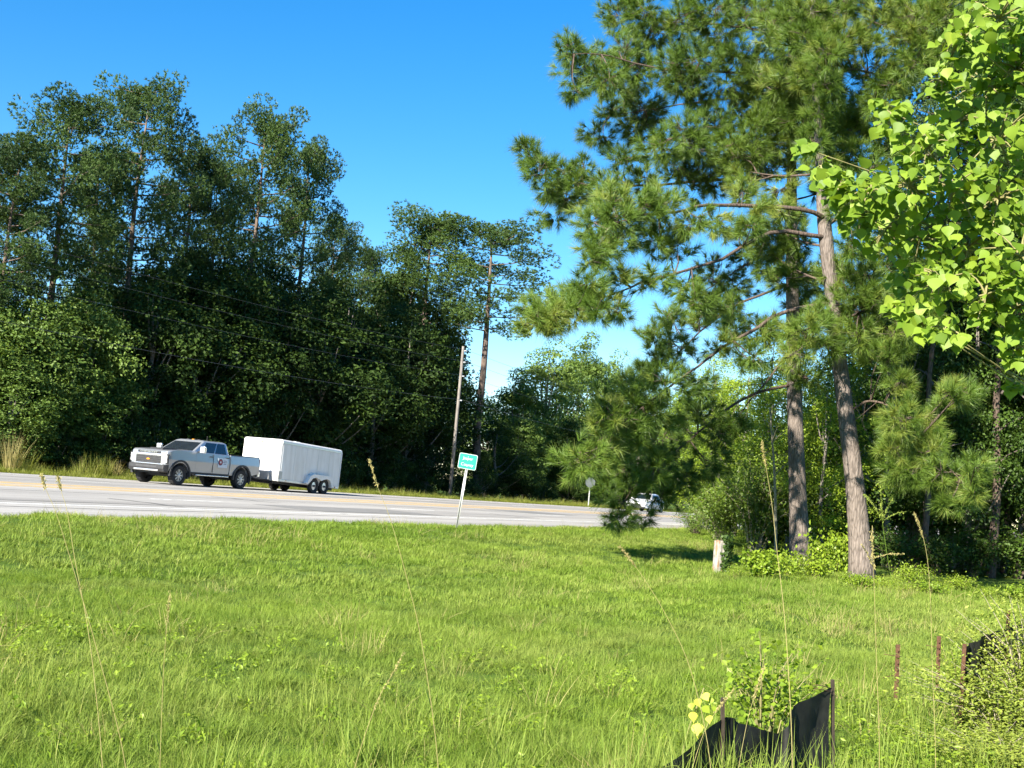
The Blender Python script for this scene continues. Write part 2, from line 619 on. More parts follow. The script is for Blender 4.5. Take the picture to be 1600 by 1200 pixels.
def build_road():
    bm = bmesh.new()
    z = ROAD_Z
    sec = [(ROAD_A - 0.5, z - 0.22), (ROAD_A, z), (ROAD_B, z), (ROAD_B + 0.5, z - 0.22)]
    rows = [[bm.verts.new(tuple(road_pt(a, p, zz))) for p, zz in sec] for a in (-400, 0, 60, 200, 2000)]
    for r0, r1 in zip(rows, rows[1:]):
        for k in range(3):
            bm.faces.new((r0[k], r1[k], r1[k + 1], r0[k + 1]))
    road = bm_obj('road', bm, asphalt_mat())
    tag(road, 'pale sun-bleached asphalt highway with yellow centre lines', 'road', kind='structure')
    yel = worn_paint('yellow_paint', (0.66, 0.43, 0.14))
    whi = worn_paint('white_paint', (0.80, 0.80, 0.76))
    zz = z + 0.004
    for p in (27.35, 27.95, 29.0, 29.6):
        strip('yellow_line', -400, 2000, p - 0.16, p + 0.16, zz, yel, road)
    tar = plain('tar', (0.05, 0.05, 0.05), 0.8, vary=0.3)
    pat = plain('asphalt_patch', (0.17, 0.165, 0.155), 0.95, vary=0.2, scale=3)
    for p, a0, a1 in ((21.4, -20, 46), (25.3, 8, 90), (31.6, 20, 140), (34.9, -10, 80), (18.5, 0, 60)):
        mb = MB(); aa = np.arange(a0, a1, 1.1); wob = np.cumsum(rng.normal(0, 0.05, len(aa)))
        v = []
        for a, w_ in zip(aa, wob): v += [road_pt(a, p + w_ - 0.035, zz + 0.001), road_pt(a, p + w_ + 0.035, zz + 0.001)]
        mb.add(v, None, [(2 * i, 2 * i + 2, 2 * i + 3, 2 * i + 1) for i in range(len(aa) - 1)])
        link('tar_seam', mb.mesh('tar_seam', tar), road)
    for a, p, dr in ((24, 20.2, 2.6), (33, 24.0, 2.4), (45, 20.6, 2.2), (58, 30.6, 2.4), (19, 33.8, 2.2), (66, 24.2, 2.6)):
        mb = MB(); pp = p + np.linspace(0, dr, 9); wob = a + np.cumsum(rng.normal(0, 0.12, 9)); v = []
        for q, w_ in zip(pp, wob): v += [road_pt(w_ - 0.05, q, zz + 0.0015), road_pt(w_ + 0.05, q, zz + 0.0015)]
        mb.add(v, None, [(2 * i, 2 * i + 1, 2 * i + 3, 2 * i + 2) for i in range(8)])
        link('tar_seam', mb.mesh('tar_seam', tar), road)
    for a0, a1, p0, p1 in ((30, 37, 20.3, 22.8), (52, 57, 24.0, 26.6), (12, 15, 24.2, 26.8)):
        strip('asphalt_patch', a0, a1, p0, p1, zz - 0.0015, pat, road)
    for p in (19.6, 37.1):
        strip('edge_line', -400, 2000, p - 0.09, p + 0.09, zz, whi, road)
    for p in (23.4, 33.4):
        for k in range(-2, 16):
            a0 = k * 12.2 + (2 if p < 30 else 8)
            strip('lane_dash', a0, a0 + 3.05, p - 0.08, p + 0.08, zz, whi, road)

build_ground()
build_road()

# ------------------------------------------------------------------ vehicles
M['silver'] = plain('silver_paint', (0.37, 0.39, 0.42), 0.28, 0.5, vary=0.03, coat=0.6)
M['white_paint_car'] = plain('white_car_paint', (0.78, 0.78, 0.77), 0.3, 0.0, vary=0.03, coat=0.5)
M['chrome'] = plain('chrome', (0.80, 0.80, 0.81), 0.22, 0.75, vary=0.04)
M['black_plastic'] = plain('black_plastic', (0.025, 0.025, 0.027), 0.55, vary=0.3)
M['grey_plastic'] = plain('grey_plastic', (0.07, 0.07, 0.073), 0.5, 0.2, vary=0.2)
M['tyre'] = plain('tyre_rubber', (0.022, 0.022, 0.023), 0.85, vary=0.3, scale=20)
M['rim_dark'] = plain('rim_dark', (0.05, 0.05, 0.052), 0.4, 0.4)
M['rim'] = plain('rim_alloy', (0.62, 0.62, 0.63), 0.3, 0.6, vary=0.06)
M['lamp'] = plain('lamp_lens', (0.72, 0.74, 0.76), 0.08, 0.1, vary=0.05)
M['red_lamp'] = plain('red_lamp', (0.30, 0.012, 0.012), 0.2, vary=0.1)
M['amber'] = plain('amber_lens', (0.65, 0.25, 0.02), 0.25, vary=0.1)
M['decal'] = plain('decal_white', (0.62, 0.68, 0.74), 0.5, vary=0.04)
M['decal_red'] = plain('decal_red', (0.32, 0.03, 0.04), 0.5)
M['decal_navy'] = plain('decal_navy', (0.03, 0.04, 0.12), 0.5)
M['skin_interior'] = plain('interior', (0.05, 0.05, 0.055), 0.8)

def glass_mat():
    m, nt, b = new_mat('car_glass')
    n = noise(nt, 2.0, 2)
    r = ramp(nt, n.outputs[0], [(0.3, (0.010, 0.014, 0.020)), (0.7, (0.016, 0.022, 0.030))])
    nt.links.new(r.outputs[0], b.inputs['Base Color'])
    b.inputs['Roughness'].default_value = 0.04
    b.inputs['Specular IOR Level'].default_value = 0.8
    return m
M['glass'] = glass_mat()

def trailer_white():
    m, nt, b = new_mat('trailer_white')
    n = noise(nt, 1.2, 6, 0.65, vec_scale=(2.5, 2.5, 0.35)); n2 = noise(nt, 0.7, 3)
    r = ramp(nt, n.outputs[0], [(0.32, (0.66, 0.65, 0.62)), (0.6, (0.80, 0.80, 0.79))])
    r2 = ramp(nt, n2.outputs[0], [(0.3, (0.93, 0.93, 0.91)), (0.7, (1, 1, 1))])
    nt.links.new(mix_col(nt, 1.0, r.outputs[0], r2.outputs[0], 'MULTIPLY'), b.inputs['Base Color'])
    b.inputs['Roughness'].default_value = 0.38
    return m
M['trailer'] = trailer_white()
M['alu'] = plain('aluminium_trim', (0.60, 0.61, 0.62), 0.35, 0.7, vary=0.08)
M['stone_guard'] = plain('stone_guard', (0.42, 0.42, 0.41), 0.45, 0.4, vary=0.15)
M['frame_black'] = plain('frame_black', (0.02, 0.02, 0.02), 0.6)

def wheel(parent, x, y, z, R=0.42, w=0.28, rim=0.25, spokes=8, out=1, style='truck'):
    root = empty('wheel')
    root.parent = parent
    root.location = (x, y, z)
    bm = bmesh.new()
    h = w / 2
    lathe_bm(bm, [(rim, -h * 0.9), (R * 0.93, -h), (R, -h * 0.7), (R, h * 0.7), (R * 0.93, h), (rim, h * 0.9), (rim * 0.97, 0)], 'Y', 32)
    # tread lugs
    for k in range(28):
        t = 2 * math.pi * k / 28
        rot = Matrix.Rotation(-t, 3, 'Y')
        vs = box_bm(bm, (0, 0, 0), (0.025, w * 0.86, 0.045))
        for v in vs:
            v.co = rot @ (v.co + Vector((R - 0.003, 0, 0)))
    bm_obj('tyre', bm, M['tyre'], root)
    bm = bmesh.new()
    yo = out * h * 0.45
    lathe_bm(bm, [(rim * 1.02, yo - out * 0.03), (rim * 1.02, yo), (0.02, yo + out * 0.01)], 'Y', 28)
    bm_obj('rim', bm, M['rim_dark'] if style == 'truck' else M['rim'], root)
    bm = bmesh.new()
    if style == 'truck':
        for k in range(spokes):
            t = 2 * math.pi * k / spokes
            for s in (-0.10, 0.10):
                rot = Matrix.Rotation(t + s, 3, 'Y')
                vs = box_bm(bm, (0, 0, 0), (rim * 0.72, 0.03, 0.022))
                for v in vs: v.co = rot @ (v.co + Vector((rim * 0.60, yo + out * 0.03, 0)))
        lathe_bm(bm, [(rim * 1.0, yo + out * 0.015), (rim * 1.0, yo + out * 0.045), (rim * 0.93, yo + out * 0.045), (rim * 0.93, yo + out * 0.015)], 'Y', 28, caps=False)
        lathe_bm(bm, [(0.07, yo + out * 0.01), (0.07, yo + out * 0.07), (0.045, yo + out * 0.08)], 'Y', 16)
    else:
        lathe_bm(bm, [(0.055, yo), (0.05, yo + out * 0.07), (0.02, yo + out * 0.085)], 'Y', 14)
    bm_obj('hub', bm, M['rim'] if style == 'truck' else M['grey_plastic'], root)
    return root

def arch(cx, cz, R, a0=180, a1=0, n=11):
    return [(cx + R * math.cos(math.radians(a)), cz + R * math.sin(math.radians(a))) for a in np.linspace(a0, a1, n)]

def bil(c, u, v):
    a, b, cc, d = [Vector(q) for q in c]
    return (a * (1 - u) + b * u) * (1 - v) + (d * (1 - u) + cc * u) * v

def pane(name, corners, u0, u1, v0, v1, off, mat, parent, trim=None):
    c = [bil(corners, u, v) for u, v in ((u0, v0), (u1, v0), (u1, v1), (u0, v1))]
    n = (c[1] - c[0]).cross(c[3] - c[0]).normalized()
    if n.dot(off) < 0: n = -n
    bm = bmesh.new()
    lo = [bm.verts.new(q - n * 0.02) for q in c]; hi = [bm.verts.new(q + n * 0.006) for q in c]
    bm.faces.new(hi); bm.faces.new(lo[::-1])
    for i in range(4):
        bm.faces.new((lo[i], lo[(i + 1) % 4], hi[(i + 1) % 4], hi[i]))
    return bm_obj(name, bm, mat, parent)

def taper(zs, ws, nose_x=None, nose=0.0, tail_x=None, tail=0.0):
    def f(co):
        w = float(np.interp(co.z, zs, ws))
        if nose_x is not None and co.x > nose_x:
            t = (co.x - nose_x) / 0.45
            w *= 1 - nose * t * t
        if tail_x is not None and co.x < tail_x:
            t = (tail_x - co.x) / 0.45
            w *= 1 - tail * t * t
        return Vector((co.x, co.y * w, co.z))
    return f

def build_pickup():
    f_ax = road_pt(40.89, 35.9)
    # origin midway between the axles, forward = towards -T
    q = road_pt(40.89 + 2.0, 35.85)
    ang = math.atan2(-T[1], -T[0])
    root = empty('pickup_truck', (q[0], q[1], ROAD_Z + 0.002), ang)
    tag(root, 'silver crew-cab pickup truck towing the white box trailer along the far lane', 'pickup truck')
    sv, bp = M['silver'], M['black_plastic']
    XF, XR = 2.0, -2.01
    shp = taper([0.4, 1.08, 1.5], [0.96, 1.0, 0.955], 2.55, 0.10)
    cuts = [((2.8, 0, 0), (1, 0, 0)), ((2.68, 0, 0), (1, 0, 0)), ((2.55, 0, 0), (1, 0, 0)), ((1.2, 0, 0), (1, 0, 0)), ((0, 0, 1.08), (0, 0, 1))]
    front = [(2.93, 0.72), (3.0, 0.85), (3.0, 1.22), (2.93, 1.38), (2.75, 1.44), (2.2, 1.485), (1.3, 1.53), (1.12, 1.50), (-1.12, 1.47), (-1.12, 0.56),
             (XF - 0.60, 0.56)] + arch(XF, 0.44, 0.58, 168, 12)[0:] + [(XF + 0.60, 0.58), (2.85, 0.62)]
    prism('body', front, -1.03, 1.03, sv, root, 0.05, shp, cuts=cuts)
    bedp = [(-1.16, 1.47), (-3.2, 1.49), (-3.24, 1.3), (-3.22, 0.72), (XR - 0.60, 0.64)] + arch(XR, 0.46, 0.58, 168, 12) + [(XR + 0.60, 0.56), (-1.16, 0.56)]
    for s in (1, -1):
        y0, y1 = (0.86, 1.03) if s > 0 else (-1.03, -0.86)
        prism('bed_side', bedp, y0, y1, sv, root, 0.03, shp, cuts=cuts[-1:])
        box('bed_rail', (-2.18, s * 0.93, 1.485), (2.0, 0.14, 0.03), bp, root, 0.01)
    box('bed_floor', (-2.18, 0, 0.90), (2.06, 1.70, 0.12), bp, root)
    box('tailgate', (-3.19, 0, 1.10), (0.07, 1.66, 0.70), sv, root, 0.02)
    box('chassis', (0.0, 0, 0.56), (5.6, 1.1, 0.22), bp, root)
    box('axle', (XF, 0, 0.42), (0.16, 1.5, 0.16), bp, root)
    box('axle', (XR, 0, 0.42), (0.16, 1.5, 0.16), bp, root)
    # wheel wells (dark liners)
    for x in (XF, XR):
        box('wheel_well', (x, 0, 0.78), (1.08, 1.56, 0.42), bp, root)
    # cab greenhouse
    z0, z1 = 1.47, 1.97
    b = [(1.28, 0.93), (-1.10, 0.93)]
    A = {'fl': (1.25, 0.94, z0), 'rl': (-1.10, 0.94, z0), 'tfl': (0.44, 0.78, z1), 'trl': (-1.04, 0.78, z1)}
    def mir(p): return (p[0], -p[1], p[2])
    bm = bmesh.new()
    pts = [A['fl'], mir(A['fl']), mir(A['rl']), A['rl']]
    top = [A['tfl'], mir(A['tfl']), mir(A['trl']), A['trl']]
    lo = [bm.verts.new(p) for p in pts]; hi = [bm.verts.new(p) for p in top]
    crown = [bm.verts.new((p[0] * 0.84 - 0.04, p[1] * 0.80, z1 + 0.055)) for p in top]
    bm.faces.new(lo[::-1]); bm.faces.new(crown)
    for a_, b_ in ((lo, hi), (hi, crown)):
        for i in range(4):
            bm.faces.new((a_[i], a_[(i + 1) % 4], b_[(i + 1) % 4], b_[i]))
    bmesh.ops.bevel(bm, geom=[e for e in bm.edges if not all(v in lo for v in e.verts)], offset=0.035, segments=2, affect='EDGES', profile=0.5)
    bm_obj('cab', bm, sv, root)
    g = M['glass']
    wsc = [A['fl'], mir(A['fl']), mir(A['tfl']), A['tfl']]
    w = pane('windshield', wsc, 0.05, 0.95, 0.05, 0.90, Vector((1, 0, 0.5)), g, root)
    box('inspection_card', (0.47, 0.52, 1.885), (0.10, 0.24, 0.05), M['decal'], w, rot=None)
    rc = [A['rl'], mir(A['rl']), mir(A['trl']), A['trl']]
    pane('rear_window', rc, 0.1, 0.9, 0.25, 0.85, Vector((-1, 0, 0.3)), g, root)
    for s in (1, -1):
        f = (lambda p: p) if s > 0 else mir
        sc_ = [f(A['fl']), f(A['rl']), f(A['trl']), f(A['tfl'])]
        off = Vector((0, s, 0.3))
        # front and rear side glass, split by the pillar
        for nm, us in (('front_window', (0.235, 0.57, 0.57, 0.13)), ('rear_side_window', (0.605, 0.925, 0.90, 0.605))):
            c = [bil(sc_, us[0], 0.02), bil(sc_, us[1], 0.02), bil(sc_, us[2], 0.93), bil(sc_, us[3], 0.93)]
            pane(nm, c, 0, 1, 0, 1, off, g, root)
        # doors: seams, handles
        for x0, x1 in ((0.02, 1.08), (-1.05, -0.02)):
            bm = bmesh.new()
            rr = [[bm.verts.new(shp(Vector((x, s * (1.036 - dy), z)))) for x in (x0, x1)] for dy, z in ((0.05, 0.66), (0, 0.66), (0, 1.08), (0, 1.44), (0.05, 1.44))]
            for r0, r1 in zip(rr, rr[1:]): bm.faces.new((r0[0], r0[1], r1[1], r1[0]))
            for k in (0, 1): bm.faces.new([r[k] for r in rr])
            d = bm_obj('door', bm, sv, root)
            box('handle', (x0 + 0.13, s * 1.035, 1.33), (0.20, 0.05, 0.045), bp, d, 0.012)
        box('door_seam', (0.0, s * 1.028, 1.05), (0.016, 0.02, 0.80), bp, root)
        box('running_board', (0.0, s * 0.98, 0.50), (2.1, 0.20, 0.05), M['chrome'], root, 0.015)
        box('rocker_panel', (0.1, s * 0.96, 0.58), (2.5, 0.10, 0.08), bp, root, 0.015)
        for x in (XF, XR):
            # black wheel arch flare
            bm = bmesh.new()
            for (ra, rb_), in (((0.56, 0.64),),):
                outer = arch(x, 0.45, rb_, 186, -6, 15); inner = arch(x, 0.45, ra, 186, -6, 15)
                yy0, yy1 = s * 0.94, s * 1.055
                vv = []
                for (ox, oz), (ix, iz) in zip(outer, inner):
                    vv.append([bm.verts.new(p) for p in ((ox, yy0, oz), (ox, yy1, oz), (ix, yy1, iz), (ix, yy0, iz))])
                for r0, r1 in zip(vv, vv[1:]):
                    for k in range(4):
                        bm.faces.new((r0[k], r0[(k + 1) % 4], r1[(k + 1) % 4], r1[k]))
                bm.faces.new(vv[0]); bm.faces.new(vv[-1][::-1])
            bm_obj('wheel_arch', bm, bp, root)
            wheel(root, x, s * 0.87, 0.425, 0.425, 0.28, 0.255, 8, s)
            box('mud_flap', (x - 0.50, s * 0.9, 0.42), (0.02, 0.26, 0.26), bp, root)
        # mirror
        mr = box('mirror', (0.92, s * 1.20, 1.60), (0.14, 0.26, 0.30), M['chrome'], root, 0.04)
        box('mirror_arm', (0.92, s * 1.04, 1.50), (0.07, 0.16, 0.06), bp, mr)
        # lamps
        box('headlight', (2.93, s * 0.86, 1.16), (0.12, 0.22, 0.14), M['lamp'], root, 0.02)
        box('headlight', (2.93, s * 0.86, 0.99), (0.12, 0.22, 0.14), M['lamp'], root, 0.02)
        box('lamp_surround', (2.915, s * 0.87, 1.08), (0.13, 0.30, 0.42), bp, root, 0.03)
        box('fender_trim', (2.95, s * 0.72, 1.07), (0.14, 0.07, 0.46), M['chrome'], root, 0.02)
        box('tail_light', (-3.215, s * 0.945, 1.20), (0.06, 0.14, 0.42), M['red_lamp'], root, 0.015)
        box('tow_hook', (3.08, s * 0.42, 0.66), (0.10, 0.04, 0.06), bp, root, 0.01)
    # nose: grille, bars, bumper
    gr = box('grille', (2.98, 0, 1.02), (0.08, 1.34, 0.34), bp, root, 0.02)
    for k in range(4):
        box('grille_bar', (3.025, 0, 0.90 + 0.085 * k), (0.03, 1.30, 0.016), M['grey_plastic'], gr)
    box('badge_bar', (3.035, 0, 1.03), (0.02, 0.17, 0.045), M['amber'], gr, 0.005)
    box('badge_block', (3.036, 0, 1.03), (0.02, 0.075, 0.068), M['amber'], gr, 0.005)
    ub = box('upper_bar', (2.975, 0, 1.235), (0.12, 1.72, 0.10), M['chrome'], root, 0.03)
    sl = box('name_slot', (2.975, 0, 1.335), (0.10, 1.20, 0.085), bp, root, 0.02)
    tx = text_mesh('lettering', 'CHEVROLET', 0.115, M['chrome'], sl, 0.004)
    tx.rotation_euler = (math.pi / 2, 0, math.pi / 2)
    tx.location = (3.03, 0, 1.335)
    tx.scale = (1.45, 0.75, 1)
    box('lower_bar', (3.0, 0, 0.83), (0.10, 1.5, 0.07), M['chrome'], root, 0.02)
    bmp = prism('front_bumper', [(2.80, 0.50), (3.14, 0.54), (3.20, 0.66), (3.18, 0.80), (3.02, 0.84), (2.80, 0.84)], -1.02, 1.02, bp, root, 0.03, taper([0.4, 0.9], [1, 1], 2.75, 0.10))
    box('skid_plate', (3.155, 0, 0.575), (0.08, 1.3, 0.07), M['chrome'], bmp, 0.02)
    box('intake', (3.185, 0, 0.72), (0.03, 1.1, 0.07), M['grey_plastic'], bmp, 0.01)
    prism('hood_scoop', [(2.45, 1.46), (2.40, 1.53), (1.7, 1.56), (1.5, 1.51)], -0.35, 0.35, bp, root, 0.015)
    for s in (1, -1):
        box('wiper', (1.15, s * 0.35, 1.535), (0.03, 0.5, 0.02), bp, root)
    for y in (-0.3, 0, 0.3):
        box('roof_lamp', (0.2, y, 2.045), (0.09, 0.12, 0.03), bp if y else M['amber'], root, 0.01)
    bm = bmesh.new()
    lathe_bm(bm, [(0.012, 0), (0.006, 0.22)], 'Z', 8, (-0.55, 0.1, 2.03))
    bm_obj('antenna', bm, bp, root)
    box('rear_bumper', (-3.28, 0, 0.70), (0.18, 1.9, 0.22), M['chrome'], root, 0.03)
    # magnetic door sign with a round emblem
    dec = box('door_sign', (-0.62, 1.043, 1.10), (0.62, 0.010, 0.42), M['decal'], root, 0.003)
    for r, m, y in ((0.145, M['decal_navy'], 1.050), (0.115, M['decal_red'], 1.053), (0.05, M['decal'], 1.056)):
        bm = bmesh.new()
        lathe_bm(bm, [(r, 0), (r, 0.004)], 'Y', 24, (-0.46, y, 1.13))
        bm_obj('emblem', bm, m, dec)
    for k, wdt in enumerate((0.22, 0.26, 0.18)):
        box('print_line', (-0.76, 1.050, 1.20 - 0.07 * k), (wdt, 0.004, 0.022), M['decal_navy'], dec)
    bm = bmesh.new()
    lathe_bm(bm, [(0.05, 0), (0.05, 0.5)], 'X', 10, (-3.6, 0, 0.46))
    bm_obj('hitch_bar', bm, bp, root)
    def pull(o):
        if o.type == 'MESH' and not o.name.startswith('lettering'):
            for v in o.data.vertices:
                if v.co.x > 2.5: v.co.x = 2.5 + (v.co.x - 2.5) * 0.62
        elif o.type == 'MESH':
            o.location.x = 2.5 + (o.location.x - 2.5) * 0.62
        for c in o.children:
            if not c.name.startswith('wheel'): pull(c)
    pull(root)
    root.scale = (1.0, 0.97, 0.95)
    return root

build_pickup()

def build_trailer():
    # nose of the box at 46.9 m along the road, tail at 51.8
    q = road_pt(50.05, 35.5)
    ang = math.atan2(-T[1], -T[0])
    root = empty('box_trailer', (q[0], q[1], ROAD_Z + 0.002), ang)
    tag(root, 'white enclosed twin-axle box trailer hitched behind the silver pickup', 'trailer')
    tilt = math.radians(2.1)
    def tl(x, z): # nose rides high
        return (x * math.cos(tilt) - (z - 0.5) * math.sin(tilt), 0.5 + x * math.sin(tilt) + (z - 0.5) * math.cos(tilt))
    def tv(co):
        x, z = tl(co.x, co.z)
        return Vector((x, co.y, z))
    X0, X1, HW, Z0, Z1 = -1.75, 3.15, 1.07, 0.34, 2.22
    def shift(o):
        for v in o.data.vertices: v.co = tv(v.co)
        for c in o.children: shift(c)
        return o
    wh = M['trailer']
    # shell with a rounded front and roof edge
    bm = bmesh.new()
    vs = box_bm(bm, ((X0 + X1) / 2, 0, (Z0 + Z1) / 2), (X1 - X0, 2 * HW, Z1 - Z0))
    es = [e for e in bm.edges if all(v.co.z > 1.5 for v in e.verts) or all(v.co.x > 2 for v in e.verts)]
    es = [e for e in es if not all(v.co.z < 1 for v in e.verts)]
    bmesh.ops.bevel(bm, geom=es, offset=0.11, segments=4, affect='EDGES', profile=0.5)
    shift(bm_obj('shell', bm, wh, root))
    for s in (1, -1):
        n = 5
        xs = np.linspace(X0 + 0.10, X1 - 0.16, n + 1)
        for k in range(n):
            p = box('side_panel', ((xs[k] + xs[k + 1]) / 2, s * (HW + 0.006), (Z0 + Z1) / 2 - 0.03), (xs[k + 1] - xs[k] - 0.012, 0.016, Z1 - Z0 - 0.34), wh, root, 0.004)
            shift(p)
        shift(box('top_trim', ((X0 + X1) / 2, s * (HW + 0.008), Z1 - 0.14), (X1 - X0 - 0.16, 0.03, 0.10), M['alu'], root, 0.01))
        shift(box('bottom_trim', ((X0 + X1) / 2, s * (HW + 0.008), Z0 + 0.06), (X1 - X0 - 0.06, 0.03, 0.10), M['alu'], root, 0.01))
        shift(box('corner_trim', (X0 + 0.03, s * (HW + 0.004), (Z0 + Z1) / 2 - 0.04), (0.08, 0.03, Z1 - Z0 - 0.2), M['trailer'], root, 0.01))
        # fender with a peaked nose over the two wheels
        fx0, fx1 = -0.98, 1.18
        prof = [(fx0, 0.36), (fx0, 0.62), (fx0 + 0.12, 0.80), (fx0 + 0.35, 0.88), (fx1 - 0.55, 0.88), (fx1 - 0.30, 0.78), (fx1, 0.40), (fx1 - 0.12, 0.36),
                (0.84, 0.52), (0.70, 0.68), (0.44, 0.74), (0.18, 0.68), (0.0, 0.60), (-0.18, 0.68), (-0.44, 0.74), (-0.70, 0.68), (-0.84, 0.52), (-0.90, 0.36)]
        y0, y1 = (HW + 0.01, HW + 0.20) if s > 0 else (-HW - 0.20, -HW - 0.01)
        shift(prism('fender', prof, y0, y1, M['trailer'], root, 0.012))
        for x in (0.42, -0.42):
            wheel(root, x, s * (HW + 0.02), 0.345, 0.345, 0.20, 0.205, 8, s, 'trailer')
        shift(box('marker_light', (X1 - 0.6, s * (HW + 0.026), Z0 + 0.06), (0.07, 0.02, 0.03), M['amber'], root))
        shift(box('marker_light', (X0 + 0.35, s * (HW + 0.026), Z0 + 0.06), (0.09, 0.02, 0.05), M['red_lamp'], root))
        shift(box('tail_light', (X0 - 0.01, s * 0.95, 0.62), (0.03, 0.1, 0.2), M['red_lamp'], root))
    for x in (0.42, -0.42):
        box('axle', (x, 0, 0.33), (0.09, 2.1, 0.09), M['frame_black'], root)
    # front: guard plate, lamps
    shift(box('stone_guard', (X1 + 0.008, 0, Z0 + 0.20), (0.03, 2 * HW - 0.10, 0.40), M['stone_guard'], root, 0.01))
    for s in (1, -1):
        shift(box('stone_guard', (X1 - 0.14, s * (HW + 0.012), Z0 + 0.27), (0.28, 0.03, 0.36), M['stone_guard'], root, 0.01))
    for y in (-0.16, 0, 0.16):
        shift(box('clearance_light', (X1 + 0.006, y, Z1 - 0.17), (0.03, 0.09, 0.035), M['amber'], root, 0.005))
    for y in (-0.55, 0.55):
        shift(box('door_leaf', (X0 - 0.012, y * 0.95, (Z0 + Z1) / 2), (0.03, 1.0, Z1 - Z0 - 0.16), wh, root, 0.006))
    shift(box('roof_vent', (0.7, 0, Z1 + 0.04), (0.4, 0.4, 0.08), wh, root, 0.02))
    shift(box('underframe', ((X0 + X1) / 2, 0, Z0 - 0.05), (X1 - X0 - 0.1, 1.5, 0.12), M['frame_black'], root))
    # A-frame tongue and jack
    for s in (1, -1):
        bm = bmesh.new()
        mb = MB(); tube(mb, [(X1 - 0.3, s * 0.75, 0.44), (X1 + 1.02, s * 0.06, 0.50)], 0.05, 6)
        link('tongue_rail', mb.mesh('tongue_rail', M['frame_black']), root)
        bm.free()
    box('coupler', (X1 + 1.08, 0, 0.52), (0.26, 0.12, 0.10), M['frame_black'], root, 0.02)
    bm = bmesh.new()
    lathe_bm(bm, [(0.035, 0.2), (0.035, 0.95), (0.05, 0.96)], 'Z', 10, (X1 + 0.62, 0.0, 0))
    bm_obj('jack', bm, M['frame_black'], root)
    return root

build_trailer()

def build_car():
    # half hidden behind the pine boughs, on the far lanes
    d = ray(1010, horizon(1010))[:2]
    q = d * (35.5 / float(d @ N))
    ang = math.atan2(-T[1], -T[0])
    root = empty('white_car', (q[0], q[1], ROAD_Z + 0.002), ang)
    tag(root, 'white car passing on the highway behind the hanging pine boughs', 'car')
    wp, bp, g = M['white_paint_car'], M['black_plastic'], M['glass']
    XF, XR = 1.38, -1.35
    shp = taper([0.2, 0.6, 0.95], [0.95, 1, 0.94], 1.75, 0.16, -1.75, 0.12)
    prof = [(2.28, 0.30), (2.33, 0.50), (2.25, 0.74), (1.2, 0.93), (0.95, 0.96), (-1.7, 0.99), (-2.25, 0.95), (-2.33, 0.6), (-2.25, 0.32), (XR - 0.42, 0.26)] + arch(XR, 0.33, 0.38, 168, 12) + [(XR + 0.42, 0.24), (XF - 0.42, 0.24)] + arch(XF, 0.33, 0.38, 168, 12) + [(XF + 0.42, 0.26)]
    prism('body', prof, -0.92, 0.92, wp, root, 0.05, shp)
    z0, z1 = 0.96, 1.40
    A = {'fl': (1.02, 0.80, z0), 'rl': (-1.75, 0.80, z0), 'tfl': (0.25, 0.60, z1), 'trl': (-1.0, 0.60, z1)}
    def mir(p): return (p[0], -p[1], p[2])
    bm = bmesh.new()
    lo = [bm.verts.new(p) for p in (A['fl'], mir(A['fl']), mir(A['rl']), A['rl'])]
    hi = [bm.verts.new(p) for p in (A['tfl'], mir(A['tfl']), mir(A['trl']), A['trl'])]
    cr = [bm.verts.new((v.co.x * 0.8 - 0.06, v.co.y * 0.8, z1 + 0.055)) for v in hi]
    bm.faces.new(lo[::-1]); bm.faces.new(cr)
    for a_, b_ in ((lo, hi), (hi, cr)):
        for i in range(4): bm.faces.new((a_[i], a_[(i + 1) % 4], b_[(i + 1) % 4], b_[i]))
    bm_obj('cabin', bm, wp, root)
    pane('windshield', [A['fl'], mir(A['fl']), mir(A['tfl']), A['tfl']], 0.06, 0.94, 0.05, 0.93, Vector((1, 0, .5)), g, root)
    pane('rear_window', [A['rl'], mir(A['rl']), mir(A['trl']), A['trl']], 0.08, 0.92, 0.08, 0.9, Vector((-1, 0, .5)), g, root)
    for s in (1, -1):
        f = (lambda p: p) if s > 0 else mir
        c = [f(A['fl']), f(A['rl']), f(A['trl']), f(A['tfl'])]
        pane('front_window', c, 0.12, 0.47, 0.08, 0.88, Vector((0, s, .3)), g, root)
        pane('rear_side_window', c, 0.50, 0.88, 0.08, 0.88, Vector((0, s, .3)), g, root)
        for x in (XF, XR):
            wheel(root, x, s * 0.80, 0.33, 0.33, 0.21, 0.22, 5, s)
        box('headlight', (2.22, s * 0.66, 0.64), (0.16, 0.36, 0.12), M['lamp'], root, 0.03)
        box('tail_light', (-2.26, s * 0.66, 0.80), (0.12, 0.36, 0.13), M['red_lamp'], root, 0.03)
        box('mirror', (0.75, s * 0.98, 1.0), (0.10, 0.18, 0.13), wp, root, 0.03)
    box('grille', (2.31, 0, 0.50), (0.06, 0.9, 0.18), bp, root, 0.02)
    box('bumper', (2.30, 0, 0.33), (0.14, 1.6, 0.14), bp, root, 0.03)
    for x in (XF, XR):
        box('wheel_well', (x, 0, 0.45), (0.72, 1.5, 0.3), bp, root)

build_car()

